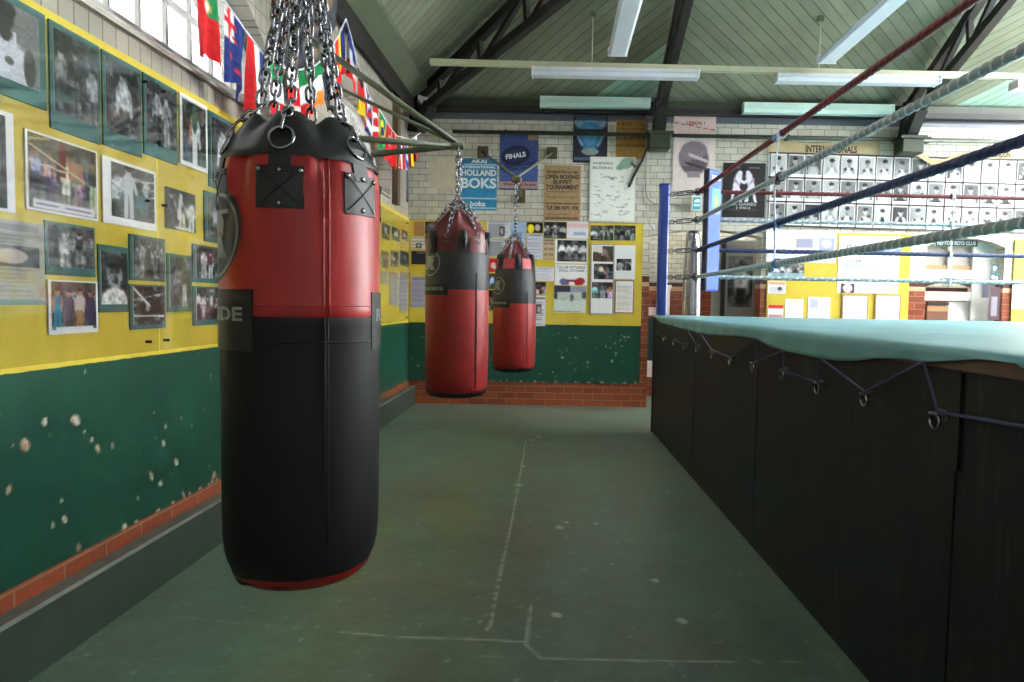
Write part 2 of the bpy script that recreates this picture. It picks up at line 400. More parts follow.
def scene_bw(w, h, seed, kind='group', n=4, light=.75, dark=.14, tint=(1, 1, 1), colour=False):
    rng = np.random.default_rng(seed); a = paper(w, h, (dark + .12,) * 3)
    for _ in range(7):
        g = rng.uniform(dark, .42); x = rng.uniform(0, 1); rect(a, x, rng.uniform(0, .3), x + rng.uniform(.1, .4), rng.uniform(.4, 1), (g, g, g), .7)
    rect(a, 0, .82, 1, 1, (.4, .4, .38), .5)
    if kind == 'ring':
        for y in (.3, .45, .6): line(a, 0, y + .05, 1, y - .12, .012, (.8, .8, .78))
    def tone(lo, hi):
        g = rng.uniform(lo, hi)
        return tuple(np.clip(g + rng.uniform(-.12, .12, 3), 0, 1)) if colour else (g, g, g)
    sk = (.72, .5, .4) if colour else (light * .85,) * 3
    if kind in ('group', 'ring'):
        for i in range(n):
            person(a, rng, (i + .5) / n + rng.uniform(-.04, .04), rng.uniform(.1, .28), rng.uniform(.7, .85), .38 / n, sk, tone(.12, light), tone(.05, .2), tone(.1, light))
    elif kind == 'two':
        person(a, rng, .35, .1, .9, .13, sk, tone(.5, light), (.12,) * 3, tone(.1, .8)); person(a, rng, .66, .12, .9, .12, sk, tone(.1, .5), (.12,) * 3, tone(.5, .9))
    elif kind == 'one':
        person(a, rng, .5, .08, 1.2, .2, sk, tone(.6, .9), (.08,) * 3, tone(.1, .3)); 
    elif kind == 'face':
        ell(a, .5, .4, .3, .3, (light * .8,) * 3); ell(a, .5, .2, .33, .14, (.1,) * 3); ell(a, .5, .95, .5, .28, tone(.3, .8))
        for sx in (.38, .62): ell(a, sx, .38, .06, .025, (.12,) * 3)
        line(a, .42, .56, .58, .56, .012, (.2,) * 3)
    for cell, amp in ((2, .05), (4, .07), (8, .06)): grain(a, rng, amp, cell)
    a = np.clip((a - .3) * 1.2 + .24, .02, 1); a[:] = (a + np.roll(a, 1, 0) + np.roll(a, 1, 1) + a) / 4; grain(a, rng, .03); a *= np.array(tint); return a
def boxer_head(w, h, seed, bg):
    """studio portrait of a boxer with raised gloves"""
    rng = np.random.default_rng(seed); a = paper(w, h, (bg,) * 3); sk = rng.uniform(.62, .86); hair = rng.uniform(.06, .3)
    X, Y = _g(a); a *= (1 - .25 * (rng.uniform(-1, 1) * (X - .5) + Y * rng.uniform(-.3, .5)))[..., None]
    cx = .5 + rng.uniform(-.08, .08); cy = .3 + rng.uniform(-.04, .04); v = rng.uniform(.75, .95) if rng.random() < .7 else .25
    ell(a, cx, .92, .36, .36, (v,) * 3); ell(a, cx - .25, .72, .1, .2, (sk,) * 3, 1, .4); ell(a, cx + .25, .72, .1, .2, (sk,) * 3, 1, -.4)
    ell(a, cx, .48, .08, .1, (sk * .85,) * 3); ell(a, cx, cy, .15, .17, (sk,) * 3); ell(a, cx, cy - .11, .18, .1, (hair,) * 3)
    for sx in (-.05, .05): ell(a, cx + sx, cy, .025, .012, (.15,) * 3)
    if rng.random() < .75:
        for sx in (-1, 1): ell(a, cx + sx * rng.uniform(.16, .3), .62 + rng.uniform(-.08, .12), .1, .08, (rng.uniform(.1, .35),) * 3)
    a *= .86; a[:] = np.clip((a - .5) * 1.25 + .46, .03, 1); grain(a, rng, .02); return a
def doc(w, h, seed, c=(.85, .85, .85), ink=(.35, .35, .38), head=True, pic=None, cols=1):
    rng = np.random.default_rng(seed); a = paper(w, h, c)
    y = .06
    if head: rect(a, .08, .05, .92, .12, ink, .8); y = .17
    while y < .95:
        for q in range(cols):
            x0 = .06 + q * .94 / cols; rect(a, x0, y, x0 + (.82 / cols) * rng.uniform(.7, 1), y + .018, ink, .55)
        y += .05
    if pic: rect(a, *pic, (.25, .25, .27)); ell(a, (pic[0] + pic[2]) / 2, (pic[1] + pic[3]) / 2, (pic[2] - pic[0]) * .3, (pic[3] - pic[1]) * .35, (.7, .65, .6))
    grain(a, rng, .02); return a
def mount(a, c, l=.08, t=.08, r=.08, b=.08):
    """the picture on its coloured mount"""
    h, w = a.shape[:2]; H, W = int(round(h / (1 - t - b))), int(round(w / (1 - l - r)))
    o = paper(W, H, c); y, x = int(round(t * H)), int(round(l * W)); hh, ww = min(h, H - y), min(w, W - x); o[y:y + hh, x:x + ww] = a[:hh, :ww]; return o
def sheet_geo(mb, w, h, arr, t=.004, edge='white_paper', y0=0.0, x0=0.0, z0=0.0, mat='print', bulge=0.0):
    """thin sheet in the local xz plane facing -y, its front carrying the picture arr"""
    H, W = arr.shape[:2]; xs = x0 + np.linspace(-w / 2, w / 2, W); zs = z0 + np.linspace(h / 2, -h / 2, H)
    X, Z = np.meshgrid(xs, zs); Yv = np.full_like(X, y0 - t)
    if bulge: Yv -= bulge * np.sin(np.linspace(0, pi, W))[None, :] * np.sin(np.linspace(0, pi, H))[:, None]
    V = np.stack([X, Yv, Z], -1).reshape(-1, 3)
    idx = np.arange(H * W).reshape(H, W)
    F = np.stack([idx[:-1, :-1], idx[1:, :-1], idx[1:, 1:], idx[:-1, 1:]], -1).reshape(-1, 4)
    o = mb.add(V.tolist(), F.tolist(), mat, False); mb.c[o] = tolin(arr).reshape(-1, 3)
    q = [(x0 - w / 2, z0 - h / 2), (x0 + w / 2, z0 - h / 2), (x0 + w / 2, z0 + h / 2), (x0 - w / 2, z0 + h / 2)]
    vs = [(x, y0, z) for x, z in q] + [(x, y0 - t, z) for x, z in q]
    mb.add(vs, [(0, 1, 2, 3)] + [(i, 4 + i, 4 + (i + 1) % 4, (i + 1) % 4) for i in range(4)], edge)
def letters(mb, s, cx, cz, w, h, mat, y, bold=.02, ang=0.0, arc=0.0):
    V, F = text_geo(s, bold); ca, sa = cos(ang), sin(ang)
    vs = []
    for x, z in V:
        x = (x - .5) * w; z = (z - .5) * h - arc * (2 * x / w) ** 2
        vs.append((cx + x * ca - z * sa, y, cz + x * sa + z * ca))
    mb.add(vs, F, mat)
WALL_ROT = {'far': 0.0, 'left': pi / 2}
YB, XB = 8.0, -1.70             # front of the far wall's boards, of the left wall's board
FARW = 8.02                     # face of the far wall's tiles
def far_rect(x0, y0, x1, y1, yp):
    a = on(x0, (y0 + y1) / 2, 1, yp); b = on(x1, (y0 + y1) / 2, 1, yp); c = on((x0 + x1) / 2, y0, 1, yp); d = on((x0 + x1) / 2, y1, 1, yp)
    return (a[0] + b[0]) / 2, (c[2] + d[2]) / 2, b[0] - a[0], c[2] - d[2]
def left_rect(xl, yt, yb, xr, xp=XB):
    a = on(xl, (yt + yb) / 2, 0, xp); b = on(xr, (yt + yb) / 2, 0, xp); t = on(xl, yt, 0, xp); d = on(xl, yb, 0, xp)
    return (a[1] + b[1]) / 2, (t[2] + d[2]) / 2, b[1] - a[1], t[2] - d[2]

# ------------------------------------------------------------------ the setting
def wall_strips(mb, openings, a0, a1, z0, z1, P, thick, mat, n=20):
    """wall pierced by openings (start, end, sill z, top-z function); P(a, z, d) gives the point at depth d"""
    cuts = {a0, a1}
    for o in openings:
        for i in range(n + 1): cuts.add(o[0] + (o[1] - o[0]) * i / n)
    cuts = sorted(cuts)
    for s, e in zip(cuts[:-1], cuts[1:]):
        m = (s + e) / 2; op = [o for o in openings if o[0] < m < o[1]]
        spans = [((z0, z0), (z1, z1))]
        if op:
            o = op[0]; spans = [((z0, z0), (o[2], o[2]))] if o[2] > z0 else []
            spans.append(((o[3](s), o[3](e)), (z1, z1)))
        for (b0, b1), (t0, t1) in spans:
            poly = [P(s, b0, 0), P(e, b1, 0), P(e, t1, 0), P(s, t0, 0)]
            q = [P(s, b0, thick), P(e, b1, thick), P(e, t1, thick), P(s, t0, thick)]
            F = [(0, 1, 2, 3), (7, 6, 5, 4), (0, 4, 5, 1), (3, 2, 6, 7)]
            if op or True: F += [(0, 3, 7, 4), (1, 5, 6, 2)]
            mb.add(poly + q, F, mat)
def seg(c, hw, spring, rise):
    if rise < 1e-3: return lambda a: spring
    R = (hw * hw + rise * rise) / (2 * rise); return lambda a: spring + sqrt(max(R * R - (a - c) ** 2, 0)) - (R - rise)

# floor with its cracks, chips and worn patches
def px_floor(x, y): p = on(x, y, 2, 0.0); return p[0], p[1]
xs = np.concatenate([[-1.9], np.arange(-1.66, 1.12, .009), [1.6, 3, 5, 7, 8.7]]); ys = np.concatenate([[-3.2, -1, 1], np.arange(1.85, 8.0, .0095), [8.06, 8.6, 9.3]])
X, Y = np.meshgrid(xs, ys); R = np.zeros_like(X); G = np.zeros_like(X); B = np.zeros_like(X)
rng = np.random.default_rng(3)
jit = np.zeros_like(X)
for k in range(14): jit += rng.normal(0, .006) * np.sin(X * rng.uniform(3, 60) + Y * rng.uniform(3, 60) + rng.uniform(0, 6))
def crack(pts, w, s=.8):
    global R
    P = [px_floor(*p) for p in pts]
    for (ax, ay), (bx, by) in zip(P[:-1], P[1:]):
        dx, dy = bx - ax, by - ay; t = np.clip(((X - ax) * dx + (Y - ay) * dy) / (dx * dx + dy * dy), 0, 1)
        d = np.hypot(X - ax - t * dx, Y - ay - t * dy) + np.abs(jit) * .22
        R = np.maximum(R, np.clip(1.3 - np.abs(d) / (w * .7), 0, 1) * s)
crack([(526, 440), (521, 470), (512, 520), (503, 560), (495, 600), (490, 626)], .0115, .95)
crack([(340, 632), (400, 637), (470, 639), (527, 642)], .0115, .8); crack([(531, 605), (526, 645), (541, 658), (650, 661), (800, 662)], .0115, .75)
crack([(180, 617), (235, 623), (300, 628)], .006, .4); crack([(60, 668), (150, 590), (215, 545)], .006, .3)
crack([(392, 430), (420, 426), (450, 436)], .02, .3)
for _ in range(60):
    sx, sy = rng.uniform(120, 760), rng.uniform(425, 675); an = rng.uniform(-.6, .6); ln = rng.uniform(8, 40); crack([(sx, sy), (sx + ln * cos(an), sy + ln * sin(an) * .4)], .006, rng.uniform(.12, .4))
for (px, py, r) in [(538, 437, .035), (533, 440, .03), (524, 466, .022), (519, 485, .022), (656, 580, .018), (566, 523, .014), (596, 523, .012), (558, 445, .01), (668, 492, .02), (682, 620, .012), (575, 600, .008), (556, 616, .008), (420, 624, .01), (488, 628, .012), (480, 622, .012), (300, 640, .01), (560, 527, .02)]:
    cx, cy = px_floor(px, py); d = np.hypot(X - cx, (Y - cy) * .6) + jit * .5; R = np.maximum(R, np.clip(1.5 - d / (r * .62), 0, 1) * .9)
for _ in range(700):
    cx, cy = rng.uniform(-1.6, 1.1), rng.uniform(1.9, 8); r = rng.uniform(.004, .012)
    m = (np.abs(X - cx) < .05) & (np.abs(Y - cy) < .05); R[m] = np.maximum(R[m], np.clip(1.3 - np.hypot(X[m] - cx, Y[m] - cy) / r, 0, 1) * rng.uniform(.15, .5))
for (px, py, rx, ry, s) in [(250, 590, .3, .4, .25), (430, 545, .5, .22, .35), (440, 495, .45, .2, .35), (780, 640, .15, .3, .5), (560, 500, .25, .3, .3)]:
    cx, cy = px_floor(px, min(py, 680)); d = np.hypot((X - cx) / rx, (Y - cy) / ry) + jit * 2.5; G = np.maximum(G, np.clip(1.2 - d, 0, 1) * s)
for (px, py, rx, ry, s) in [(450, 512, .3, .2, .5), (455, 440, .3, .12, .5), (445, 480, .3, .1, .3), (560, 500, .15, .2, .4)]:
    cx, cy = px_floor(px, py); d = np.hypot((X - cx) / rx, (Y - cy) / ry) + jit * 6; B = np.maximum(B, np.clip(1.2 - d, 0, 1) * s)
mb = MB(); idx = np.arange(X.size).reshape(X.shape)
F = np.stack([idx[:-1, :-1], idx[:-1, 1:], idx[1:, 1:], idx[1:, :-1]], -1).reshape(-1, 4)
o = mb.add(np.stack([X, Y, 0 * X], -1).reshape(-1, 3).tolist(), F.tolist(), 'floor'); mb.c[o] = np.stack([R, G, B], -1).reshape(-1, 3)
struct(mb.obj('floor'), 'worn dark green painted concrete floor with pale cracks', 'floor')

# left wall, ledge, painted board
W1, W2 = (1.4, 4.2), (5.25, 7.15)
top1 = seg(2.8, 1.4, 2.6, .5); top2 = seg(6.2, .95, 2.52, .42)
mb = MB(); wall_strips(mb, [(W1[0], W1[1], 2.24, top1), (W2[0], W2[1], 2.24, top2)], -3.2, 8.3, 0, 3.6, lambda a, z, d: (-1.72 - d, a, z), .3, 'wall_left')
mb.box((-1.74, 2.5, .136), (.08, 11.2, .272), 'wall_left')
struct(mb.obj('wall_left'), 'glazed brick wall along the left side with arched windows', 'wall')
mb = MB(); mb.prism([(-1.75, -3.2, 0), (-1.612, -3.2, 0), (-1.612, -3.2, .206), (-1.75, -3.2, .19)], (0, 11.2, 0), 'ledge')
mb.prism([(-1.75, -3.2, .19), (-1.612, -3.2, .206), (-1.622, -3.2, .217), (-1.75, -3.2, .2)], (0, 11.2, 0), 'ledge_worn')
struct(mb.obj('baseboard_left'), 'dark green painted concrete kerb along the foot of the left wall', 'kerb')
def chips(A, Z, spots, seed, nrand, lim):
    r = np.random.default_rng(seed); R = np.zeros_like(A); G = np.zeros_like(A); j = np.zeros_like(A)
    for k in range(12): j += r.normal(0, .006) * np.sin(A * r.uniform(10, 120) + Z * r.uniform(10, 120) + r.uniform(0, 6))
    for a, z, s in spots:
        m = (np.abs(A - a) < .2) & (np.abs(Z - z) < .2); R[m] = np.maximum(R[m], np.clip(1.5 - (np.hypot(A[m] - a, Z[m] - z) + j[m] * .6) / (s * .45), 0, 1))
    for _ in range(nrand):
        a, z, s = r.uniform(*lim[0]), r.uniform(*lim[1]), r.choice([.003, .004, .006, .012], p=[.4, .3, .2, .1])
        m = (np.abs(A - a) < .1) & (np.abs(Z - z) < .1); R[m] = np.maximum(R[m], np.clip(1.5 - (np.hypot(A[m] - a, Z[m] - z) + j[m] * .3) / (s * .6), 0, 1) * .8)
    z0 = lim[2]
    for _ in range(60):   # chipped lower edge
        a, s = r.uniform(*lim[0]), r.uniform(.003, .01); m = (np.abs(A - a) < .1) & (Z < z0 + .08); R[m] = np.maximum(R[m], np.clip(1.5 - (np.hypot(A[m] - a, (Z[m] - z0)) + j[m]) / s, 0, 1))
    return R, G
def board(name, A0, A1, Z0, Z1, st, P, spots, seed, label):
    a = np.arange(A0, A1 + 1e-6, st); z = np.arange(Z0, Z1 + 1e-6, st); A, Z = np.meshgrid(a, z)
    R, G = chips(A, Z, spots, seed, 150, ((A0, A1), (Z0, .93), Z0))
    V = [P(x, y, 0) for x, y in zip(A.ravel(), Z.ravel())]; idx = np.arange(A.size).reshape(A.shape)
    F = np.stack([idx[:-1, :-1], idx[:-1, 1:], idx[1:, 1:], idx[1:, :-1]], -1).reshape(-1, 4)
    mb = MB(); o = mb.add(V, F.tolist(), 'board'); mb.c[o] = np.stack([R, G, 0 * R], -1).reshape(-1, 3)
    q = [(a[0], z[0]), (a[-1], z[0]), (a[-1], z[-1]), (a[0], z[-1])]
    o = mb.add([P(x, y, 0) for x, y in q] + [P(x, y, .019) for x, y in q], [(i, 4 + i, 4 + (i + 1) % 4, (i + 1) % 4) for i in range(4)], 'board'); mb.c[o] = np.zeros((8, 3))
    return struct(mb.obj(name), label, 'wall board')
sp = []
for px, py, s in [(76, 419, .03), (46, 437, .012), (47, 438, .01), (24, 447, .03), (98, 448, .022), (57, 410, .01), (45, 421, .008), (95, 372, .008), (141, 374, .01), (161, 405, .012), (165, 427, .018), (170, 423, .012), (163, 444, .008), (181, 418, .007), (177, 462, .02), (173, 470, .016), (152, 475, .018), (160, 484, .01), (164, 472, .012), (10, 487, .012), (8, 517, .012), (52, 527, .016), (64, 519, .01), (28, 560, .02), (79, 546, .022), (214, 476, .035), (200, 489, .012), (402, 366, .014), (403, 372, .01), (155, 410, .006), (190, 494, .012)]:
    p = on(px, py, 0, XB); sp.append((p[1], p[2], s))
board('trim_1', 1.0, 7.995, .272, 2.146, .0085, lambda a, z, d: (XB - d, a, z), sp, 5, 'wall board painted yellow over green along the left wall')
sp = []
for px, py, s in [(563, 324, .02), (625, 337, .02), (628, 337, .015), (616, 353, .018), (612, 361, .02), (629, 365, .01), (592, 379, .018), (560, 350, .015), (562, 358, .015), (570, 363, .01), (575, 370, .01), (606, 347, .01), (583, 349, .01), (622, 346, .01), (500, 371, .014), (590, 340, .008), (575, 338, .008), (553, 372, .012)]:
    p = on(px, py, 1, YB); sp.append((p[0], p[2], s))
board('trim_2', -1.695, .995, .275, 2.13, .0125, lambda a, z, d: (a, YB + d, z), sp, 6, 'wall board painted yellow over green on the far wall behind the punch bags')
board('trim_3', 2.44, 4.1, .9, 2.09, .04, lambda a, z, d: (a, YB + d, z), [], 8, 'yellow notice board area on the far wall beyond the ring')
board('trim_4', 5.28, 6.4, .9, 2.05, .04, lambda a, z, d: (a, YB + d, z), [], 9, 'yellow notice board area at the far right beyond the doorway')
# far wall with the arched passage and the arched doorway
archA = seg(1.725, .645, 2.0, .075); archB = seg(4.73, .45, 1.93, .1)
mb = MB(); wall_strips(mb, [(1.08, 2.37, 0, archA), (4.28, 5.18, 0, archB), (7.0, 8.3, .9, lambda a: 3.1)], -2.02, 8.8, 0, 3.62, lambda a, z, d: (a, FARW + d, z), .22, 'wall_far')
# rounded brick edging round the passage arch
struct(mb.obj('wall_far'), 'white glazed brick far wall over an orange brick base', 'wall')
mb = MB(); mb.box((2.0, 9.1, 1.8), (8.0, .15, 3.6), 'wall_recess'); mb.box((5.95, 8.64, 1.8), (.1, .8, 3.6), 'wall_recess'); mb.box((-.6, 8.6, 3.55), (2.9, .9, .1), 'white_gloss'); mb.box((3.5, 8.6, 3.55), (1.2, .9, .1), 'white_gloss'); mb.box((1.25, 8.6, 3.55), (1.3, .9, .1), 'white_gloss'); struct(mb.obj('wall_passage'), 'white tiled passage wall over orange brick seen through the arch', 'wall')  # unseen lids over the passage, gaps left to let sky light in
mb = MB(); mb.box((1.06 - .1, 8.66, 1.8), (.2, .84, 3.6), 'wall_side'); mb.box((2.75, 8.66, 1.8), (.2, .84, 3.6), 'wall_side'); 
struct(mb.obj('wall_niche'), 'side walls of the arched passage behind the ring corner', 'wall')
mb = MB(); wall_strips(mb, [(5.2, 7.8, .9, lambda a: 3.1)], -3.2, 8.3, 0, 3.6, lambda a, z, d: (8.5 + d, a, z), .3, 'wall_side')
struct(mb.obj('wall_right'), 'brick wall on the far side of the hall', 'wall')
mb = MB(); wall_strips(mb, [(.8, 2.4, 1.5, lambda a: 2.7)], -2.02, 8.8, 0, 3.6, lambda a, z, d: (a, -3.2 - d, z), .25, 'white_gloss'); mb.prism([(-2.02, -3.2, 3.6), (8.8, -3.2, 3.6), (3.4, -3.2, 6.3)], (0, -.25, 0), 'white_gloss')
rear = mb
mb = rear; wr = struct(mb.obj('wall_rear'), 'painted wall behind the viewer', 'wall')
mb = MB(); mb.box((1.6, -3.33, 2.1), (1.6, .006, 1.2), 'rear_glass'); struct(mb.obj('window_5'), 'unseen window added for front light in the wall behind the viewer', 'window')  # behind the camera, added to light the bag from the front

# roof: four boarded slopes, unseen roof-lights added to steer the daylight
EZ, SL = 3.52, .5
def roofL(x, y): return (x, y, EZ + SL * (x + 1.7))
def roofR(x, y): return (x, y, EZ + SL * (8.5 - x))
def roofF(x, y): return (x, y, EZ + SL * (8 - y))
ml, mfa, mr = MB(), MB(), MB(); up = (0, 0, .07)
def hipY(x): return 8 - (x + 1.7)
def hipYR(x): return 8 - (8.5 - x)
SKL = [(-.4, .2, 4.7, 5.9), (.2, .8, 4.5, 5.4), (.8, 1.4, 4.3, 4.8)]; SKF = (5.45, 7.4, 6.9, 7.9); SKR = [(5.0, 5.4, 3.3, 4.3), (5.4, 6.0, 3.3, 4.7), (6.0, 6.8, 3.3, 5.4), (6.8, 7.6, 3.3, 6.2), (7.6, 8.3, 3.3, 6.9)]
def slope(mb, x0, x1, holes, rf, hip, m):
    cuts = sorted({x0, x1} | {v for h in holes for v in h[:2]})
    for a, b in zip(cuts[:-1], cuts[1:]):
        h = [q for q in holes if q[0] < (a + b) / 2 < q[1]]
        if not h: mb.prism([rf(a, -3.3), rf(b, -3.3), rf(b, hip(b)), rf(a, hip(a))], up, m); continue
        c, d = h[0][2:]; mb.prism([rf(a, -3.3), rf(b, -3.3), rf(b, c), rf(a, c)], up, m); mb.prism([rf(a, d), rf(b, d), rf(b, hip(b)), rf(a, hip(a))], up, m)
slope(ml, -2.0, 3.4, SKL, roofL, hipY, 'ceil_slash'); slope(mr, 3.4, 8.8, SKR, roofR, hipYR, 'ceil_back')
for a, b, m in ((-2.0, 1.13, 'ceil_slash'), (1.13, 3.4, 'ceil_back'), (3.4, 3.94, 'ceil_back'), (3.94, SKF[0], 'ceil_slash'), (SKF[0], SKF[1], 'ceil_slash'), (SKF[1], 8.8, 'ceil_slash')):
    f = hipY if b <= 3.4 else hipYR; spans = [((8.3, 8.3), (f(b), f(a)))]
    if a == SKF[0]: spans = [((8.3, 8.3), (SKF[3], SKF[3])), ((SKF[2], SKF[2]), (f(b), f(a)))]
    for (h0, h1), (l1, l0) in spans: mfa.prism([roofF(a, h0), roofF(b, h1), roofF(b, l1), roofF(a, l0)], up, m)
ce = empty('ceiling', (0, 0, 0)); struct(ce, 'sloping roof lined with olive green diagonal boards', 'ceiling')
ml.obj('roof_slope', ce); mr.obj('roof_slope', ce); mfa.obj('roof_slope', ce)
for nm, sk, rf in [('added_roof_light', q, roofL) for q in SKL] + [('added_roof_light', q, roofR) for q in SKR] + [('added_roof_light', SKF, roofF)]:
    mb = MB(); a, b, c, d = sk
    for i in range(7): y = c + (d - c) * i / 6; mb.bar(rf(a, y), rf(b, y), .05, .06, 'white_gloss')
    for x in (a, b): mb.bar(rf(x, c), rf(x, d), .05, .06, 'white_gloss')
    rl = mb.obj(nm, ce)
    if sk in SKL: mb = MB(); mb.prism([rf(a, c), rf(b, c), rf(b, d), rf(a, d)], (0, 0, .01), 'roof_glass'); mb.obj('roof_pane', rl)
# eaves beams
mb = MB(); mb.box((3.4, 7.97, 3.385), (10.3, .1, .06), 'truss'); mb.box((3.4, 7.99, 3.45), (10.3, .06, .1), 'olive_dark')
struct(mb.obj('trim_5'), 'dark eaves beam along the top of the far wall', 'beam')
mb = MB(); mb.prism([(-1.72, -3.2, 3.34), (-1.64, -3.2, 3.3), (-1.6, -3.2, 3.36), (-1.62, -3.2, 3.5), (-1.72, -3.2, 3.5)], (0, 11.1, 0), 'truss'); mb.prism([(-1.6, -3.2, 3.42), (-1.44, -3.2, 3.54), (-1.46, -3.2, 3.62), (-1.62, -3.2, 3.54)], (0, 10.9, 0), 'olive_paint')
struct(mb.obj('trim_6'), 'dark eaves beam with an olive fascia along the left wall', 'beam')
# end rooms: jamb posts on the left wall
mb = MB(); mb.box((-1.69, 7.3, 2.75), (.06, .12, 1.1), 'brown_wood'); struct(mb.obj('trim_7'), 'brown timber upright beside the far left window', 'timber post')

# left windows
for i, ((w0, w1), topf, lab) in enumerate(((W1, top1, 'large arched steel window in the left wall near the front'), (W2, top2, 'smaller arched window in the left wall near the far corner'))):
    t = empty('window_%d' % (i + 1), (-1.87, (w0 + w1) / 2, 2.24)); struct(t, lab, 'window'); yc = (w0 + w1) / 2
    mb = MB(); X0 = 0.0; fr = 'window_grey'
    # arched outer frame
    pts = [(0, w0 - yc + .03, .16)] + [(0, a - yc, topf(a) - 2.24 - .03) for a in np.linspace(w0 + .03, w1 - .03, 25)] + [(0, w1 - yc - .03, .16)]
    for p, q in zip(pts[:-1], pts[1:]): mb.bar(p, q, .06, .05, fr, (1, 0, 0))
    mb.bar((0, w0 - yc, .125), (0, w1 - yc, .125), .03, .035, fr); mb.bar((0, w0 - yc, .36), (0, w1 - yc, .36), .025, .026, fr)
    n = int(round((w1 - w0) / .215))
    for k in range(1, n):
        a = w0 + (w1 - w0) * k / n; mb.bar((0, a - yc, .13), (0, a - yc, topf(a) - 2.24), .018, .02, fr, (1, 0, 0))
    mb.obj('window_frame', t)
    mb = MB(); poly = [(-.01, w0 - yc, .14)] + [(-.01, a - yc, topf(a) - 2.24) for a in np.linspace(w0, w1, 25)] + [(-.01, w1 - yc, .14)]
    mb.prism(poly, (-.005, 0, 0), 'pane'); mb.obj('pane', t)
    mb = MB(); mb.prism([(-.02, w0 - yc, .12), (.02, w0 - yc, .12), (.17, w0 - yc, .015), (.17, w0 - yc, 0), (-.02, w0 - yc, 0)], (0, w1 - w0, 0), 'sill_stone'); mb.obj('window_sill', t)

# right hall window, unseen, added to light the ring and far wall
for i, (a, b) in enumerate(((5.2, 7.8),)):
    mb = MB()
    for k in range(int((b - a) / .5) + 1): y = a + k * .5; mb.bar((8.62, y, .9), (8.62, y, 3.1), .04, .05, 'white_gloss', (1, 0, 0))
    for z in (.92, 1.6, 2.3, 3.08): mb.bar((8.62, a, z), (8.62, b, z), .05, .04, 'white_gloss')
    struct(mb.obj('window_%d' % (i + 3)), 'unseen tall window frame added in the hall wall beyond the ring', 'window')

mb = MB()
for k in range(4): mb.bar((7.0 + k * .42, 8.13, .9), (7.0 + k * .42, 8.13, 3.1), .04, .05, 'white_gloss', (0, 1, 0))
for z in (.92, 1.6, 2.3, 3.08): mb.bar((7.0, 8.13, z), (8.3, 8.13, z), .05, .04, 'white_gloss')
struct(mb.obj('window_4'), 'unseen tall window frame added at the far right end of the far wall', 'window')  # out of view, added to brighten the canvas and right side

# roof trusses
def truss(label, base, d, run, corbel=True, s_low=.38, n=6, m='truss'):
    t = empty('roof_truss', base); struct(t, label, 'roof truss'); d = Vector(d).normalized(); k = SL if abs(d.x * d.y) < .1 else SL / sqrt(2)
    low = s_low if abs(d.x * d.y) < .1 else s_low / sqrt(2)
    topc = lambda r: d * r + Vector((0, 0, EZ + k * r - base[2] - .06)); botc = lambda r: d * r + Vector((0, 0, EZ - .24 + low * r - base[2]))
    mb = MB(); mb.bar(topc(.05), topc(run), .08, .085, m); mb.obj('top_chord', t)
    mb = MB(); mb.bar(botc(.22), botc(run), .08, .085, m); mb.obj('bottom_chord', t)
    rs = [.45 + (run - .5) * i / n for i in range(n + 1)]
    for i in range(n):
        mb = MB(); mb.bar(topc(rs[i]), botc(rs[i] + .04), .05, .05, m); mb.obj('web', t)
        mb = MB(); mb.bar(botc(rs[i] + .06), topc(rs[i + 1]), .05, .05, m); mb.obj('web', t)
    mb = MB(); p = d * .02; mb.bar(Vector((0, 0, 0)) + d * .06, botc(.3), .12, .12, m); mb.bar(Vector((0, 0, -.02)), topc(.1), .14, .12, m, tuple(d)); mb.obj('shoe', t)
    if corbel:
        mb = MB(); mb.box((d.x * .08, d.y * .08, -.1), (.25, .2, .17), 'olive_dark', 0, .015); mb.box((d.x * .08, d.y * .08, -.01), (.29, .24, .03), 'olive_dark'); mb.obj('corbel', t)
    return t
truss('lattice roof truss running from the far left corner of the hall', (-1.62, 7.92, 3.12), (1, -1, 0), 4.6, False)
truss('roof truss above the gap between punch bags and ring', (1.13, 7.95, 3.12), (0, -1, 0), 4.2)
truss('lattice roof truss above the right half of the far wall', (3.94, 7.95, 3.12), (0, -1, 0), 4.6)
truss('roof truss rising from the left wall above the large window', (-1.66, 4.41, 3.12), (1, 0, 0), 4.4, False)
# wall corbel below the left truss
mb = MB(); mb.prism([(-1.72, 4.2, 2.42), (-1.67, 4.2, 2.45), (-1.58, 4.2, 2.7), (-1.47, 4.2, 3.0), (-1.45, 4.2, 3.3), (-1.72, 4.2, 3.3)], (0, .42, 0), 'corbel')
struct(mb.obj('trim_8'), 'peeling navy and tan painted corbel between the two left windows', 'corbel')

# passage behind the arch: posts, doors
mb = MB(); mb.box((2.22, 8.5, 1.0), (.62, .05, 2.0), 'grey_door'); mb.box((2.04, 8.47, 1.0), (.05, .04, 2.0), 'ink_black')
t = mb.obj('door_1'); struct(t, 'grey panelled door in the arched passage behind the corner pad', 'door')
mb = MB(); sheet_geo(mb, .3, .62, scene_bw(14, 26, 77, 'one', light=.9, dark=.3), .006, 'grey_paper', 8.47, 2.25, 1.5); mb.obj('door_picture', t)
mb = MB(); mb.box((1.32, 8.35, .7), (.1, .1, 1.4), 'white_gloss'); mb.box((1.32, 8.35, 1.42), (.13, .13, .04), 'white_gloss'); struct(mb.obj('trim_9'), 'white boxed post in the arched passage', 'post')
mb = MB(); mb.box((1.16, 8.4, .78), (.2, .06, .52), 'sign_teal'); mb.box((1.16, 8.4, .42), (.26, .06, .2), 'white_gloss'); mb.box((1.16, 8.4, 1.12), (.24, .06, .1), 'white_gloss')
struct(mb.obj('door_2'), 'low green and white gate leaf in the passage beside the brick pier', 'gate')
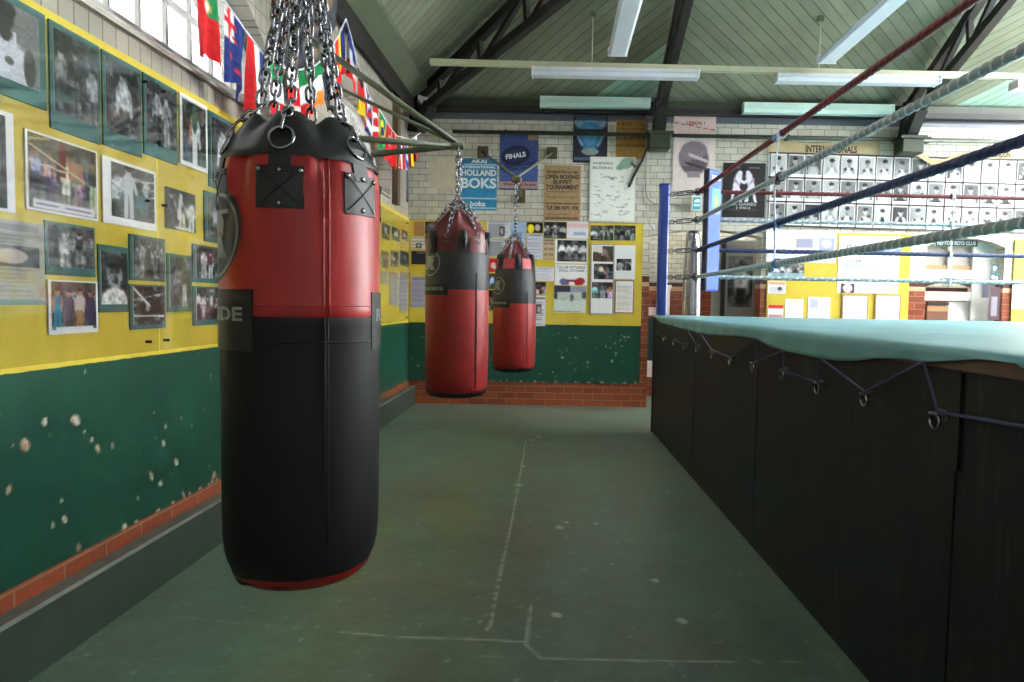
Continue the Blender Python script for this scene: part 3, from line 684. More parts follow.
# doorway on the right
t = empty('door_3', (4.73, 8.2, 0)); struct(t, 'white arched doorway with brown door beyond the ring', 'door')
mb = MB()
for x in (-.42, .2, .42): mb.box((x, 0, 1.0), (.06, .08, 2.0), 'white_gloss')
mb.box((-.1, 0, 1.62), (.7, .09, .1), 'white_gloss'); mb.box((-.1, .0, 1.36), (.7, .07, .1), 'white_gloss'); mb.box((.31, 0, 1.0), (.2, .05, 2.0), 'white_gloss'); mb.obj('door_frame', t)
mb = MB(); mb.box((-.1, .02, 1.83), (.62, .02, .32), 'grey_door'); mb.box((-.1, .0, 1.7), (.6, .03, .05), 'wood_frame'); mb.box((-.1, -.01, 1.83), (.03, .04, .32), 'white_gloss'); mb.obj('overlight', t)
mb = MB(); f = seg(0, .31, 1.5, .07)
mb.prism([(-.1 + a, -.03, f(a) + .0) for a in np.linspace(-.31, .31, 13)] + [(-.1 + a, -.03, f(a) - .05) for a in np.linspace(.31, -.31, 13)], (0, .04, 0), 'ink_dark'); mb.obj('arch_band', t)
mb = MB(); mb.box((-.21, .0, .62), (.25, .05, 1.24), 'door_brown'); mb.box((-.21, -.02, 1.27), (.25, .03, .04), 'ink_black'); mb.box((-.21, -.02, 1.21), (.25, .02, .06), 'wood_frame'); mb.obj('door_leaf', t)
mb = MB(); mb.box((.05, .02, .65), (.24, .04, 1.3), 'white_gloss'); mb.obj('door_panel', t)

# ------------------------------------------------------------------ punch bags
def ringpts(r, z, n=72, f=None):
    out = []
    for k in range(n):
        a = 2 * pi * k / n; rr = r if f is None else r * f(a, z); out.append((rr * sin(a), -rr * cos(a), z))
    return out
def cyl_patch(mb, phi0, dphi, z0, z1, r, mat, t=.004, n=8, rtop=None):
    """raised patch on the bag's side; phi measured from the side that faces the viewer"""
    rows = []; rtop = r if rtop is None else rtop
    A = [phi0 - dphi / 2 + dphi * i / n for i in range(n + 1)]
    P = lambda a, z, e: ((r + (rtop - r) * (z - z0) / (z1 - z0) + e) * sin(a), -(r + (rtop - r) * (z - z0) / (z1 - z0) + e) * cos(a), z)
    nz = 4; Zs = [z0 + (z1 - z0) * i / nz for i in range(nz + 1)]
    mb.rings([[P(a, z, t) for a in A] for z in Zs], mat, False)
    for z in (z0, z1): mb.rings([[P(a, z, -.004) for a in A], [P(a, z, t) for a in A]], mat, False, smooth=False)
    for a in (A[0], A[-1]): mb.rings([[P(a, z, -.004) for z in Zs], [P(a, z, t) for z in Zs]], mat, False, smooth=False)
def wrap_text(mb, s, phi, z, w, h, r, mat, bold=.03):
    V, F = text_geo(s, bold); mb.add([((r) * sin(phi + (x - .5) * w / r), -r * cos(phi + (x - .5) * w / r), z + (y - .5) * h) for x, y in V], F, mat)
def wrap_ring(mb, phi, z, rx, rz, r, mat, wd, lean=.12, n=40):
    rows = [[], []]
    for k in range(n + 1):
        a = 2 * pi * k / n
        for q, e in enumerate((1, 1 - wd)):
            x, zz = rx * e * cos(a), rz * e * sin(a); rows[q].append((r * sin(phi + (x + lean * zz) / r), -r * cos(phi + (x + lean * zz) / r), z + zz))
    mb.rings(rows, mat, False)
def logo(mb, phi, z, r, size):
    wrap_ring(mb, phi, z, size, size, r + .0025, 'logo_grey', .09); 
    V, F = text_geo('R', .08); mb.add([((r + .003) * sin(phi + ((x - .5) * size * 1.3 + (y - .5) * size * .3) / r), -(r + .003) * cos(phi + ((x - .5) * size * 1.3 + (y - .5) * size * .3) / r), z + (y - .5) * size * 1.05) for x, y in V], F, 'logo_grey')
    A = [phi - size * .95 / r + size * 1.55 / r * i / 8 for i in range(9)]
    mb.rings([[((r + .003) * sin(a), -(r + .003) * cos(a), z + size * q) for a in A] for q in (.5, .6)], 'logo_grey', False)
def link(mb, c, ax, side, L, w, wire, mat, n=14):
    c, ax, side = Vector(c), Vector(ax).normalized(), Vector(side).normalized(); pts = []
    st = L / 2 - w / 2
    for k in range(n):
        a = 2 * pi * k / n; pts.append(c + side * (w / 2 * cos(a)) + ax * (w / 2 * sin(a) + (st if sin(a) >= 0 else -st)))
    mb.tube(pts, wire, mat, 6, True)
def chain(mb, a, b, L=.036, w=.022, wire=.0032, mat='steel', sag=0.0):
    a, b = Vector(a), Vector(b); d = b - a; pitch = L - 2 * wire - .004; n = max(2, int(round(d.length / pitch)))
    t = d.normalized(); s = t.cross(Vector((.3, .9, .1))).normalized(); u = t.cross(s)
    for i in range(n):
        f = (i + .5) / n; p = a + d * f; p.z -= sag * 4 * f * (1 - f)
        tw = .5 * sin(i * .9); q = s if i % 2 == 0 else u; q2 = u if i % 2 == 0 else -s
        link(mb, p, t, q * cos(tw) + q2 * sin(tw), L, w, wire, mat)
def dring(mb, c, nrm, R, wire, mat='steel'):
    c, nrm = Vector(c), Vector(nrm).normalized(); s = nrm.cross(Vector((0, 0, 1))).normalized(); u = s.cross(nrm)
    pts = [c + s * (R * cos(a)) + u * (R * 1.02 * sin(a)) for a in np.linspace(0, 2 * pi, 23)[:-1]]
    mb.tube(pts, wire, mat, 8, True)
def cup(a, z): return 1 + .006 * sin(3 * a + 9 * z) + .004 * sin(5 * a - 6 * z)

def bag_common(name, label, cx, cy, z0, off=0.0):
    t = empty(name, (cx, cy, z0), atan2(-cx, cy) * 1.0 + off); tag(t, label, 'punch bag', 'heavy punch bags hanging on chains'); return t
def fface(cx, cy): return atan2(-cx, cy)

def bag_front():
    cx, cy, z0, r = -.605, 1.65, .54, .19
    t = bag_common('punching_bag', 'nearest and largest punch bag, red leather above and black below', cx, cy, z0)
    ph0 = radians(-14.6); S = [ph0 + k * pi / 3 for k in range(6)]
    # lower black cover
    mb = MB(); edge = lambda a: .02 + .007 * sin(2.2 * a + .6) + .004 * sin(7 * a)
    prof = [(.035, .172), (.05, .179), (.075, .186), (.11, .190), (.2, .1915), (.35, .1915), (.5, .191), (.585, .1905), (.6, .1915), (.605, .1885)]
    rows = [[(p[0], p[1], edge(atan2(p[0], -p[1]))) for p in ringpts(.1635, 0)]] + [ringpts(q, z, f=cup) for z, q in prof]
    mb.rings(rows, 'black_suede'); lc = mb.obj('lower_cover', t)
    mb = MB()
    for sgn in (-1, 1): mb.tube([((.1925) * sin(radians(16) + sgn * .02), -(.1925) * cos(radians(16) + sgn * .02), z) for z in np.linspace(.11, .6, 12)], .0016, 'black_leather', 6)
    mb.tube(ringpts(.1925, .55, f=cup), .0015, 'black_leather', 6, True); mb.obj('seam', lc)
    mb = MB(); mb.rings([ringpts(.0001, .0), ringpts(.12, .0), ringpts(.15, .006), ringpts(.168, .022, f=cup), ringpts(.171, .034)], 'base_red'); mb.obj('base', t)
    # upper red cover with tucked pleats under the collar
    def pl(a, z):
        k = max(0, (z - .80) / .16); q = 0
        for s in S:
            dlt = (a - s - pi / 6 + pi) % (2 * pi) - pi; q -= .075 * math.exp(-(dlt / .1) ** 2) - .02 * math.exp(-((abs(dlt) - .2) / .1) ** 2)
        return cup(a, z) * (1 + k * (q + .012 * sin(11 * a)))
    mb = MB(); mb.rings([ringpts(q, z, 144, pl) for z, q in [(.603, .189), (.61, .1915), (.625, .1905), (.7, .1905), (.8, .191), (.85, .1905), (.88, .1895), (.9, .1885), (.915, .187), (.93, .1845), (.94, .182), (.957, .172), (.962, .155)]], 'red_leather')
    uc = mb.obj('upper_cover', t)
    mb = MB()
    for a0 in (radians(16), radians(196)):
        for sgn in (-1, 1): mb.tube([((.1915 if z < .88 else .1915 - (z - .88) * .12) * sin(a0 + sgn * .035), -(.1915 if z < .88 else .1915 - (z - .88) * .12) * cos(a0 + sgn * .035), z) for z in np.linspace(.61, .94, 12)], .0022, 'red_leather', 6)
    mb.tube(ringpts(.1915, .628, f=cup), .0014, 'red_leather', 6, True); mb.obj('seam', uc)
    # black collar: a soft cone whose upper edge rises behind every ring
    def lobe(a): 
        q = 0
        for s in S: d = (a - s + pi) % (2 * pi) - pi; q = max(q, math.exp(-(d / .4) ** 4))
        return q
    rows = []
    n = 144
    for i, (zb, zr, rr, wv) in enumerate([(.938, 0, .186, 0), (.944, 0, .187, 0), (.955, .004, .179, .01), (.985, .012, .156, .03), (1.005, .02, .132, .06), (1.012, .032, .114, .07), (1.012, .034, .108, .07), (1.0, .02, .108, .05), (.975, 0, .125, .02)]):
        row = []
        for k in range(n):
            a = 2 * pi * k / n; l = .25 + .75 * lobe(a); R = rr * (1 + wv * (l - .5)) * (1 + .006 * sin(9 * a + i)); row.append((R * sin(a), -R * cos(a), zb + zr * l))
        rows.append(row)
    mb = MB(); mb.rings(rows, 'black_leather'); mb.rings([ringpts(.001, .985), ringpts(.128, .975)], 'black_leather'); mb.obj('collar', t)
    apex = Vector((0, 0, 1.545))
    for s in S:
        mb = MB(); cyl_patch(mb, s, .56, .828, .916, .19, 'black_leather', .004, rtop=.188); cyl_patch(mb, s, .26, .9, .972, .19, 'black_leather', .005, 6, .174)
        for (a0, z_0, a1, z_1) in ((-.24, .835, .24, .908), (-.24, .908, .24, .835)):
            mb.tube([(.1955 * sin(s + a0 + (a1 - a0) * q), -.1955 * cos(s + a0 + (a1 - a0) * q), z_0 + (z_1 - z_0) * q) for q in np.linspace(0, 1, 8)], .0011, 'black_suede', 5)
        st = mb.obj('strap', t); st['label'] = 'black riveted strap patch'
        for da, z in ((-.24, .908), (0, .906), (.24, .906), (.0, .838)):
            mb = MB(); c = Vector((.1945 * sin(s + da), -.1945 * cos(s + da), z)); nn = Vector((sin(s + da), -cos(s + da), 0)); mb.tube([c - nn * .002, c + nn * .002, c + nn * .0035], [.0055, .0055, .003], 'steel', 10); mb.obj('rivet', st)
        mb = MB(); rc = Vector((.174 * sin(s), -.174 * cos(s), .976)); nrm = Vector((sin(s), -cos(s), .5)); dring(mb, rc, nrm, .027, .0038); mb.obj('d_ring', st)
        mb = MB(); tp = rc + Vector((-.014 * sin(s), .014 * cos(s), .026)); e = apex + Vector((sin(s), -cos(s), 0)) * .008
        lip = Vector((.1 * sin(s), -.1 * cos(s), 1.065)); f = (lip - tp).normalized()
        link(mb, tp + f * .014, f, Vector((sin(s), -cos(s), 0)), .058, .024, .0036, 'steel'); q = tp + f * .04
        chain(mb, q, lip, .036, .023, .0038); chain(mb, lip + (e - lip).normalized() * .008, e, .036, .023, .0038); mb.obj('chain', t)
    mb = MB(); mb.tube([(.024 * cos(a), .024 * sin(a), 1.55) for a in np.linspace(0, 2 * pi, 24)[:-1]], .006, 'steel', 8, True); mb.tube([(0, .024 * cos(a), 1.572 + .024 * sin(a)) for a in np.linspace(0, 2 * pi, 20)[:-1]], .005, 'steel', 8, True); mb.obj('hanging_ring', t)
    # labels and badges
    for ph, lg in ((radians(-90), radians(-72)), (radians(113), radians(131))):
        mb = MB(); cyl_patch(mb, ph, radians(112), .53, .66, .1915, 'black_leather', .003, 20); lb = mb.obj('label_band', t)
        mb = MB(); wrap_text(mb, 'RINGSIDE', ph, .608, .33, .03, .1952, 'logo_grey'); mb.obj('lettering', lb)
        mb = MB(); rows = []
        for e in (0.0, .5, 1.0): rows.append([(.1925 * sin(lg + (e * .098 * cos(a) + .02 * e * sin(a)) / .194), -.1925 * cos(lg + (e * .098 * cos(a) + .02 * e * sin(a)) / .194), .775 + e * .098 * sin(a)) for a in np.linspace(0, 2 * pi, 33)])
        mb.rings(rows, 'logo_dark', False); logo(mb, lg, .775, .191, .09); mb.obj('badge', t)
    return t
bag = bag_front()
for ch in [bag] + list(bag.children_recursive):
    if ch.type == 'MESH':
        for v in ch.data.vertices: v.co.x *= .935; v.co.y *= .935; v.co.z *= 1.027

def bag_small(label, cx, cy, z0, prof_low, zsplit, prof_up, zp0, zp1, rp, cone, hang, worn, lab_phi):
    t = bag_common('punching_bag', label, cx, cy, z0); r = .19
    mb = MB(); mb.rings([ringpts(q, z, f=cup) for z, q in prof_low], 'red_canvas'); lc = mb.obj('lower_cover', t)
    mb = MB(); mb.rings([ringpts(.001, .0), ringpts(.14, .0), ringpts(.163, .006), ringpts(.172, .018), ringpts(.176, .033)], 'black_leather')
    for k in range(40):
        a = 2 * pi * k / 40; a2 = a + pi / 40
        mb.tube([(.176 * sin(a), -.176 * cos(a), .022), (.1855 * sin(a2), -.1855 * cos(a2), .05)], .003, 'black_leather', 5)
    mb.obj('base', t)
    mb = MB(); mb.rings([ringpts(q, z, f=cup) for z, q in prof_up], 'grey_canvas'); uc = mb.obj('upper_cover', t)
    mb = MB()
    for sgn in (-1, 1):
        mb.tube([((.1925) * sin(radians(35) + sgn * .015), -(.1925) * cos(radians(35) + sgn * .015), z) for z in np.linspace(.07, zsplit + .1, 10)], .0016, 'black_leather', 6)
    mb.obj('seam', lc)
    # maroon tucked cone and black shoulder rolls
    mb = MB(); n = 96
    rows = []
    for z, q, wv in cone:
        rows.append([(q * (1 + wv * cos(6 * a)) * sin(a), -q * (1 + wv * cos(6 * a)) * cos(a), z) for a in np.linspace(0, 2 * pi, n + 1)[:-1]])
    mb.rings(rows, 'maroon', cap1=True); mb.obj('collar', t)
    zt = zp1 + .035
    for k in range(6):
        s = radians(-20) + k * pi / 3
        mb = MB(); cyl_patch(mb, s, .62, zp0, zp1, rp[0] + .0015, worn, .003, 8, rp[1] + .0015); pt = mb.obj('strap_patch', t); pt['label'] = 'red riveted patch'
        mb = MB(); b = s + pi / 6; cyl_patch(mb, b, .36, zp0 - .012, zp1 + .008, rp[0] + .002, 'black_leather', .005, 6, rp[1] + .002)
        mb.tube([(q * sin(b + .02 * w_), -q * cos(b + .02 * w_), z) for z, q, w_ in ((zp0 + .0, rp[0] - .004, 0), (zp0 + .03, rp[0] - .002, 1), (zp1 - .01, rp[1] + .002, 0), (zt - .005, rp[1] - .006, -1), (zt + .008, rp[1] - .035, 0))], [.006, .012, .024, .026, .01], 'black_leather', 8); mb.obj('shoulder_roll', t)
        mb = MB(); st = Vector(((rp[1]) * sin(s), -(rp[1]) * cos(s), zp1 - .012)); dring(mb, st, Vector((sin(s), -cos(s), .6)), .017, .003, 'dull_steel'); mb.obj('d_ring', pt)
        e = Vector((.012 * sin(s), -.012 * cos(s), cone[-1][0] + .055)); a0 = st + Vector((0, 0, .014))
        midp = Vector(((cone[-2][1] + .02) * sin(s), -(cone[-2][1] + .02) * cos(s), cone[-2][0] + .02))
        mb = MB(); chain(mb, a0, midp, .034, .022, .0034, 'steel'); chain(mb, midp, e, .034, .022, .0034, 'steel'); mb.obj('chain', t)
    mb = MB(); chain(mb, (0, 0, cone[-1][0] + .05), (0, 0, hang), .046, .032, .0055, 'steel'); mb.obj('chain', t)
    mb = MB(); cyl_patch(mb, lab_phi, 1.25, zsplit - .035, zsplit + .03, .1905, 'black_leather', .004, 12); lb = mb.obj('label_band', t)
    mb = MB(); wrap_text(mb, 'RINGSIDE', lab_phi, zsplit + .002, .19, .02, .196, 'logo_grey'); mb.obj('lettering', lb)
    mb = MB(); logo(mb, lab_phi - .02, zsplit + .15, .1925, .074); mb.obj('badge', t)
    return t
bag_small('middle punch bag with black top and red body hanging from the left wall bracket', -.598, 4.2, .625,
          [(.03, .176), (.05, .184), (.09, .189), (.3, .191), (.5, .191), (.645, .19), (.65, .188)], .645,
          [(.64, .189), (.65, .1915), (.75, .191), (.86, .19), (.93, .188), (.955, .18), (.96, .17)], .865, .945, (.19, .187),
          [(.94, .186, 0), (.97, .18, .02), (1.0, .165, .05), (1.04, .125, .09), (1.09, .08, .1), (1.12, .05, .08), (1.125, .02, 0)], 1.47, 'maroon', radians(-52))
bag_small('farthest and slimmest red and black punch bag near the far wall', -.362, 6.1, .59,
          [(.03, .174), (.05, .183), (.09, .189), (.3, .19), (.5, .19), (.6, .188), (.605, .186)], .6,
          [(.595, .187), (.605, .189), (.7, .187), (.8, .184), (.87, .176), (.92, .168), (.97, .155), (.985, .14)], .9, .985, (.17, .153),
          [(.975, .15, 0), (1.0, .14, .03), (1.04, .115, .06), (1.09, .075, .1), (1.13, .05, .1), (1.15, .03, .05), (1.155, .012, 0)], 1.66, 'patch_pink', radians(-48))

# ------------------------------------------------------------------ brackets
def wall_bracket(label, tip, ys, stays, clip=True):
    t = empty('bag_bracket', (-1.7, (ys[0] + ys[1]) / 2, tip[2] - .05)); tag(t, label, 'bracket'); o = t.location
    rel = lambda p: tuple(p[i] - o[i] for i in range(3))
    for y in ys:
        mb = MB(); mb.tube([rel((-1.7, y, tip[2])), rel((tip[0] - .03, tip[1], tip[2]))], .019, 'olive_paint', 10); mb.obj('arm', t)
        mb = MB(); mb.box(rel((-1.695, y, tip[2])), (.012, .06, .06), 'olive_dark'); mb.obj('wall_plate', t)
    for (y, z, r) in stays:
        mb = MB(); mb.tube([rel((-1.71, y, z)), rel((tip[0] - .02, tip[1], tip[2] + .02))], r, 'olive_paint', 10); mb.obj('stay', t)
        mb = MB(); mb.box(rel((-1.713, y, z)), (.02, .09, .09), 'olive_dark'); mb.obj('wall_plate', t)
    mb = MB(); c = Vector(rel(tip)); mb.tube([c + Vector((-.06, 0, 0)), c + Vector((.03, 0, 0))], .024, 'olive_paint', 10)
    mb.tube([c + Vector((0, .02 * cos(a), -.012 + .03 * sin(a))) for a in np.linspace(0, 2 * pi, 16)[:-1]], .005, 'steel', 8, True); mb.obj('hook', t)
wall_bracket('olive steel wall bracket holding the middle punch bag', (-.598, 4.2, 2.13), (3.9, 4.73), ((4.27, 2.9, .02), (4.86, 2.74, .012)))
wall_bracket('olive steel wall bracket overhead holding the nearest punch bag', (-.613, 1.65, 2.165), (1.3, 2.1), ())
t = empty('bag_bracket', (-.42, 8.0, 2.42)); tag(t, 'grey steel bracket on far wall holding the farthest punch bag', 'bracket'); o = t.location
tip = Vector((-.362, 6.1, 2.27)) - o
for x, z in ((-.861, 2.91), (-.072, 2.913)):
    p = Vector((x, 8.0, z)) - o; mb = MB(); mb.tube([p, tip + Vector((0, .02, .02))], .012, 'olive_paint', 8); mb.obj('stay', t)
    mb = MB(); mb.box(p + Vector((0, .005, 0)), (.12, .03, .13), 'brass'); mb.obj('wall_plate', t)
mb = MB(); mb.tube([(0, -.01, 0), tip], .02, 'dull_steel', 10); mb.obj('strut', t)
mb = MB(); mb.box((0, .005, 0), (.1, .03, .16), 'brass'); mb.obj('wall_plate', t)
mb = MB(); mb.box(tip, (.09, .05, .05), 'brass', 0, .01); mb.tube([tip + Vector((.02 * cos(a), 0, -.03 + .025 * sin(a))) for a in np.linspace(0, 2 * pi, 16)[:-1]], .005, 'steel', 8, True); mb.obj('hook', t)

# ------------------------------------------------------------------ boxing ring
RT = radians(1.33); RO_ = Vector((.93, 6.46, 0)); LEN = 6.0; DECK = 1.085; CT = 1.1
rn = (cos(RT), sin(RT), 0)
ring = empty('boxing_ring', RO_, RT); tag(ring, 'raised boxing ring platform with black skirt boards and teal canvas', 'boxing ring')
def to_ring(p):
    d = Vector((p[0], p[1], p[2])) - RO_; return Vector((d.x * cos(RT) + d.y * sin(RT), -d.x * sin(RT) + d.y * cos(RT), d.z))
def side(px, py): return to_ring(onp(px, py, RO_, rn))        # point of the ring's left face seen at a photo position
ys_ = [0, side(692, 457).y, side(755, 455).y, side(958, 420).y, -LEN]
for a, b in zip(ys_[:-1], ys_[1:]):
    mb = MB(); mb.box((.009, (a + b) / 2, .53), (.018, abs(b - a) - .005, 1.06), 'skirt', 0, .002); mb.obj('skirt_board', ring)
mb = MB(); mb.box((LEN / 2, -.009, .53), (LEN - .04, .018, 1.06), 'skirt'); mb.obj('skirt_board', ring)
mb = MB(); mb.box((LEN / 2, -LEN + .009, .53), (LEN - .04, .018, 1.06), 'skirt'); mb.obj('skirt_board', ring)
mb = MB(); mb.box((LEN - .009, -LEN / 2, .53), (.018, LEN, 1.06), 'skirt'); mb.obj('skirt_board', ring)
ysl = ys_[3]; mb = MB(); mb.box((-.004, ysl, .915), (.012, .04, .25), 'ink_black'); bt = mb.obj('slot_strip', ring); bt['label'] = 'black strip standing in for the dark slot between skirt boards'  # shade of the gap between boards, made as a black strip
mb = MB(); mb.box((-.004, .012, .53), (.012, .03, 1.06), 'navy_pad'); mb.obj('corner_strip', ring)
mb = MB(); mb.box((LEN / 2 + .0, -LEN / 2, 1.0725), (LEN - .02, LEN - .02, .025), 'deck_wood')
mb.box((.004, -LEN * .86, 1.064), (.022, 1.6, .036), 'deck_wood'); mb.obj('deck', ring)
# canvas: taut top with a rolled edge and a hanging, laced left edge
hem = [(657, 317), (661.5, 322), (668, 324), (676.5, 326.5), (689, 330), (700, 333), (711, 335), (722, 335.5), (734.5, 336), (747, 337), (759, 339.5), (768, 343), (777.5, 347.6), (788, 351), (807.6, 355), (826, 358.5), (840, 360.5), (858, 361), (881.5, 358.5), (912, 359.5), (931, 362.5), (943, 362), (955, 361.4), (970, 360), (985, 359), (1024, 361)]
hp = [side(*p) for p in hem]; hy = np.array([p.y for p in hp])[::-1]; hz = np.array([p.z for p in hp])[::-1]
rg = np.random.default_rng(11)
yy = np.concatenate([np.linspace(.012, -5.4, 300), [-LEN]]); rows = []
prof = []
for y in yy:
    b = float(np.interp(y, hy, hz)) if y > hy[0] else 1.075; b = min(b, 1.085)
    w = .004 * sin(y * 9) + .003 * sin(y * 23 + 1); q = .004 * sin(y * 5 + 2)
    row = [(LEN, y, CT), (3.0, y, CT), (1.2, y, CT + .001), (.5, y, CT + .002 + q * .5), (.12, y, CT + .003 + q), (.03, y, CT + .002), (.002, y, CT - .003), (-.012 - w * .3, y, CT - .014)]
    for k in range(1, 6): row.append((-.014 - .004 * k / 5 - w * k / 5, y, CT - .014 - (CT - .014 - b) * k / 5))
    row.append((-.008, y, b + .001)); rows.append(row)
mb = MB(); mb.rings(rows, 'canvas', False); mb.obj('canvas_cover', ring)
# lacing cord and cleats
cleats = [(666, 338), (676, 340), (687, 345), (700, 347), (715, 352), (734, 358), (757, 364), (787, 371), (823, 384), (871, 395), (943, 415)]
def sp_(px, py, off=.02): p = side(px, py); return (-off, p.y, p.z)
runs = [[(656, 331), (666, 337)], [(676, 340), (688, 345)], [(691, 331), (700, 346)], [(704, 334), (715, 350), (734, 358), (759, 340), (757, 363)], [(757, 363), (788, 351), (787, 370), (823, 383), (826, 358.5), (871, 392), (931, 362), (945, 412), (1024, 425), (1100, 437)]]
allp = [p for r_ in runs for p in r_]
for r_ in runs: mb = MB(); mb.tube([sp_(*p) for p in r_], .0045, 'cord_blue', 6); mb.obj('lacing_cord', ring)
for (px, py) in cleats:
    p = side(px, py); mb = MB(); mb.box((-.004, p.y, p.z), (.008, .05, .03), 'dull_steel', 0, .003)
    mb.tube([(-.022 + .0 * a, p.y + .022 * cos(a), p.z - .016 + .02 * sin(a)) for a in np.linspace(0, 2 * pi, 14)[:-1]], .0045, 'steel', 6, True)
    mb.tube([(-.006, p.y - .012, p.z + .004), (-.03, p.y - .012, p.z + .004), (-.03, p.y + .012, p.z + .004), (-.006, p.y + .012, p.z + .004)], .004, 'dull_steel', 6); mb.obj('cleat', ring)

# corner posts, pad, ropes
HZ = [2.205, 1.957, 1.692, 1.454]
def post(lx, ly, label):
    p = Matrix.Rotation(RT, 3, 'Z') @ Vector((lx, ly, 0)) + RO_
    t = empty('ring_post', (p.x, p.y, CT + .002), RT); tag(t, label, 'ring post', 'corner posts of the boxing ring')
    mb = MB(); mb.box((0, 0, .6), (.088, .088, 1.2), 'blue_post', 0, .012); mb.obj('post_body', t)
    mb = MB(); mb.box((0, 0, 1.2), (.094, .094, .012), 'blue_post', 0, .004); mb.obj('post_cap', t)
    return t
post(.05, -.05, 'blue corner post at the left far corner of the ring')
post(LEN - .05, -.05, 'blue corner post at the hidden right far corner of the ring')
post(.05, -LEN + .05, 'blue corner post at the near left corner of the ring outside the view')
post(LEN - .05, -LEN + .05, 'blue corner post at the near right corner of the ring outside the view')
INS = .31
def ropewalk(name, label, hz, rad, c1, c2, nst=3, far=True):
    """one twisted rope: from the hidden far right corner to the visible corner and on towards the viewer"""
    z = hz; r_in = .06
    pts = []; A = Vector((LEN - INS, -INS, z)); Bc = Vector((INS, -INS, z)); D = Vector((INS, -LEN + INS, z))
    for i in range(260): pts.append(A.lerp(Bc + Vector((r_in, 0, 0)), i / 260))
    for i in range(9): a = pi / 2 * i / 8; pts.append(Bc + Vector((r_in - r_in * sin(a), -r_in + r_in * cos(a), 0)))
    N = 560
    for i in range(1, N + 1): pts.append((Bc + Vector((0, -r_in, 0))).lerp(D, i / N))
    n = 12; vs = []; cols = []; L = 0; prev = None; P = pts; fs = []
    c1, c2 = np.array(lin(c1)), np.array(lin(c2))
    for i, p in enumerate(P):
        tg = (P[min(i + 1, len(P) - 1)] - P[max(i - 1, 0)]).normalized(); u = tg.cross(Vector((0, 0, 1))).normalized(); w = u.cross(tg)
        if i: L += (p - P[i - 1]).length
        for k in range(n):
            a = 2 * pi * k / n; s = cos(nst * a - L * 2 * pi / .055 * 1.0); R = rad * (1 + .10 * s)
            vs.append(p + (u * cos(a) + w * sin(a)) * R); f = min(1, max(0, (.5 + .9 * s) if nst == 3 else (s - .86) * 8)); cols.append(c1 * (1 - f) + c2 * f)
    for i in range(len(P) - 1):
        for k in range(n): fs.append((i * n + k, i * n + (k + 1) % n, (i + 1) * n + (k + 1) % n, (i + 1) * n + k))
    t = empty(name, RO_, RT); tag(t, label, 'ring rope', 'ropes of the boxing ring')
    mb = MB(); o = mb.add(vs, fs, 'rope', True); mb.c[o] = np.array(cols); mb.obj('rope_strand', t)
    # turnbuckle from the post to the corner of the rope
    mb = MB(); a = Vector((.1, -.1, z)); b = Bc + Vector((.01, -.01, 0)); d = (b - a); q = lambda f: a + d * f
    mb.tube([q(f) for f in (0, .1)], .006, 'dull_steel', 6); link(mb, q(.06), d, Vector((0, 0, 1)), .06, .034, .005, 'dull_steel')
    link(mb, q(.2), d, Vector((1, 1, 0)), .06, .03, .005, 'dull_steel'); link(mb, q(.5), d, Vector((0, 0, 1)), .17, .036, .006, 'dull_steel')
    mb.tube([q(.25), q(.45)], .006, 'steel', 6); mb.tube([q(.55), q(.8)], .006, 'steel', 6); mb.tube([q(.78), q(.86), q(.9), q(1.0)], [.012, .012, .022, .02], 'dull_steel', 8)
    mb.tube([q(.92) + Vector((0, 0, .03 * cos(x))) + d.normalized() * (.03 * sin(x)) for x in np.linspace(0, 2 * pi, 14)[:-1]], .005, 'dull_steel', 6, True); mb.obj('turnbuckle', t)
    return t
R1 = ropewalk('ring_rope', 'topmost dark red ring rope', HZ[0], .017, (.33, .06, .09), (.46, .12, .14))
mb = MB(); q = side(779, 133); 
R2 = ropewalk('ring_rope', 'second ring rope from the top, pale grey with white twist', HZ[1], .018, (.6, .64, .66), (.93, .94, .94), 1)
R3 = ropewalk('ring_rope', 'third ring rope from the top, navy blue', HZ[2], .018, (.1, .13, .28), (.2, .25, .44))
R4 = ropewalk('ring_rope', 'lowest ring rope, grey green with white twist', HZ[3], .018, (.56, .62, .62), (.93, .94, .94), 1)
# blue tape on the red rope, spacers
rope_pl = Matrix.Rotation(RT, 3, 'Z') @ Vector((INS, 0, 0)) + RO_
def on_rope(px, py): return to_ring(onp(px, py, rope_pl, rn))
q = on_rope(779, 133); mb = MB(); mb.tube([(INS, q.y - .06, HZ[0]), (INS, q.y + .07, HZ[0])], .021, 'blue_tie', 10); mb.obj('tape', R1)['label'] = 'pale blue tape band'
def spacer(label, x, y, dxy, knots):
    t = empty('rope_spacer', RO_, RT); tag(t, label, 'rope spacer', 'cords tying the ring ropes together')
    P = []
    for z in np.linspace(HZ[0] + .0, HZ[3], 24): P.append((x + dxy[0] + .006 * sin(z * 9), y + dxy[1] + .006 * cos(z * 7), z))
    mb = MB(); mb.tube(P, .005, 'rope_white', 6); mb.obj('cord', t)
    for z, m in knots:
        mb = MB()
        for k in range(3): mb.tube([(x + (.0235 + .002 * k) * (cos(a) if dxy[0] else 0), y + (.0235 + .002 * k) * (0 if dxy[0] else cos(a)), z + (.0235 + .002 * k) * sin(a)) if False else (x + .026 * cos(a) * (1 if dxy[0] else 0) + (k - 1) * .01 * (0 if dxy[0] else 1), y + .026 * cos(a) * (0 if dxy[0] else 1) + (k - 1) * .01 * (1 if dxy[0] else 0), z + .026 * sin(a)) for a in np.linspace(0, 2 * pi, 14)[:-1]], .0045, m, 6, True)
        mb.tube([(x + dxy[0], y + dxy[1], z - .045), (x + dxy[0], y + dxy[1], z - .02)], .007, m, 6); mb.obj('knot', t)
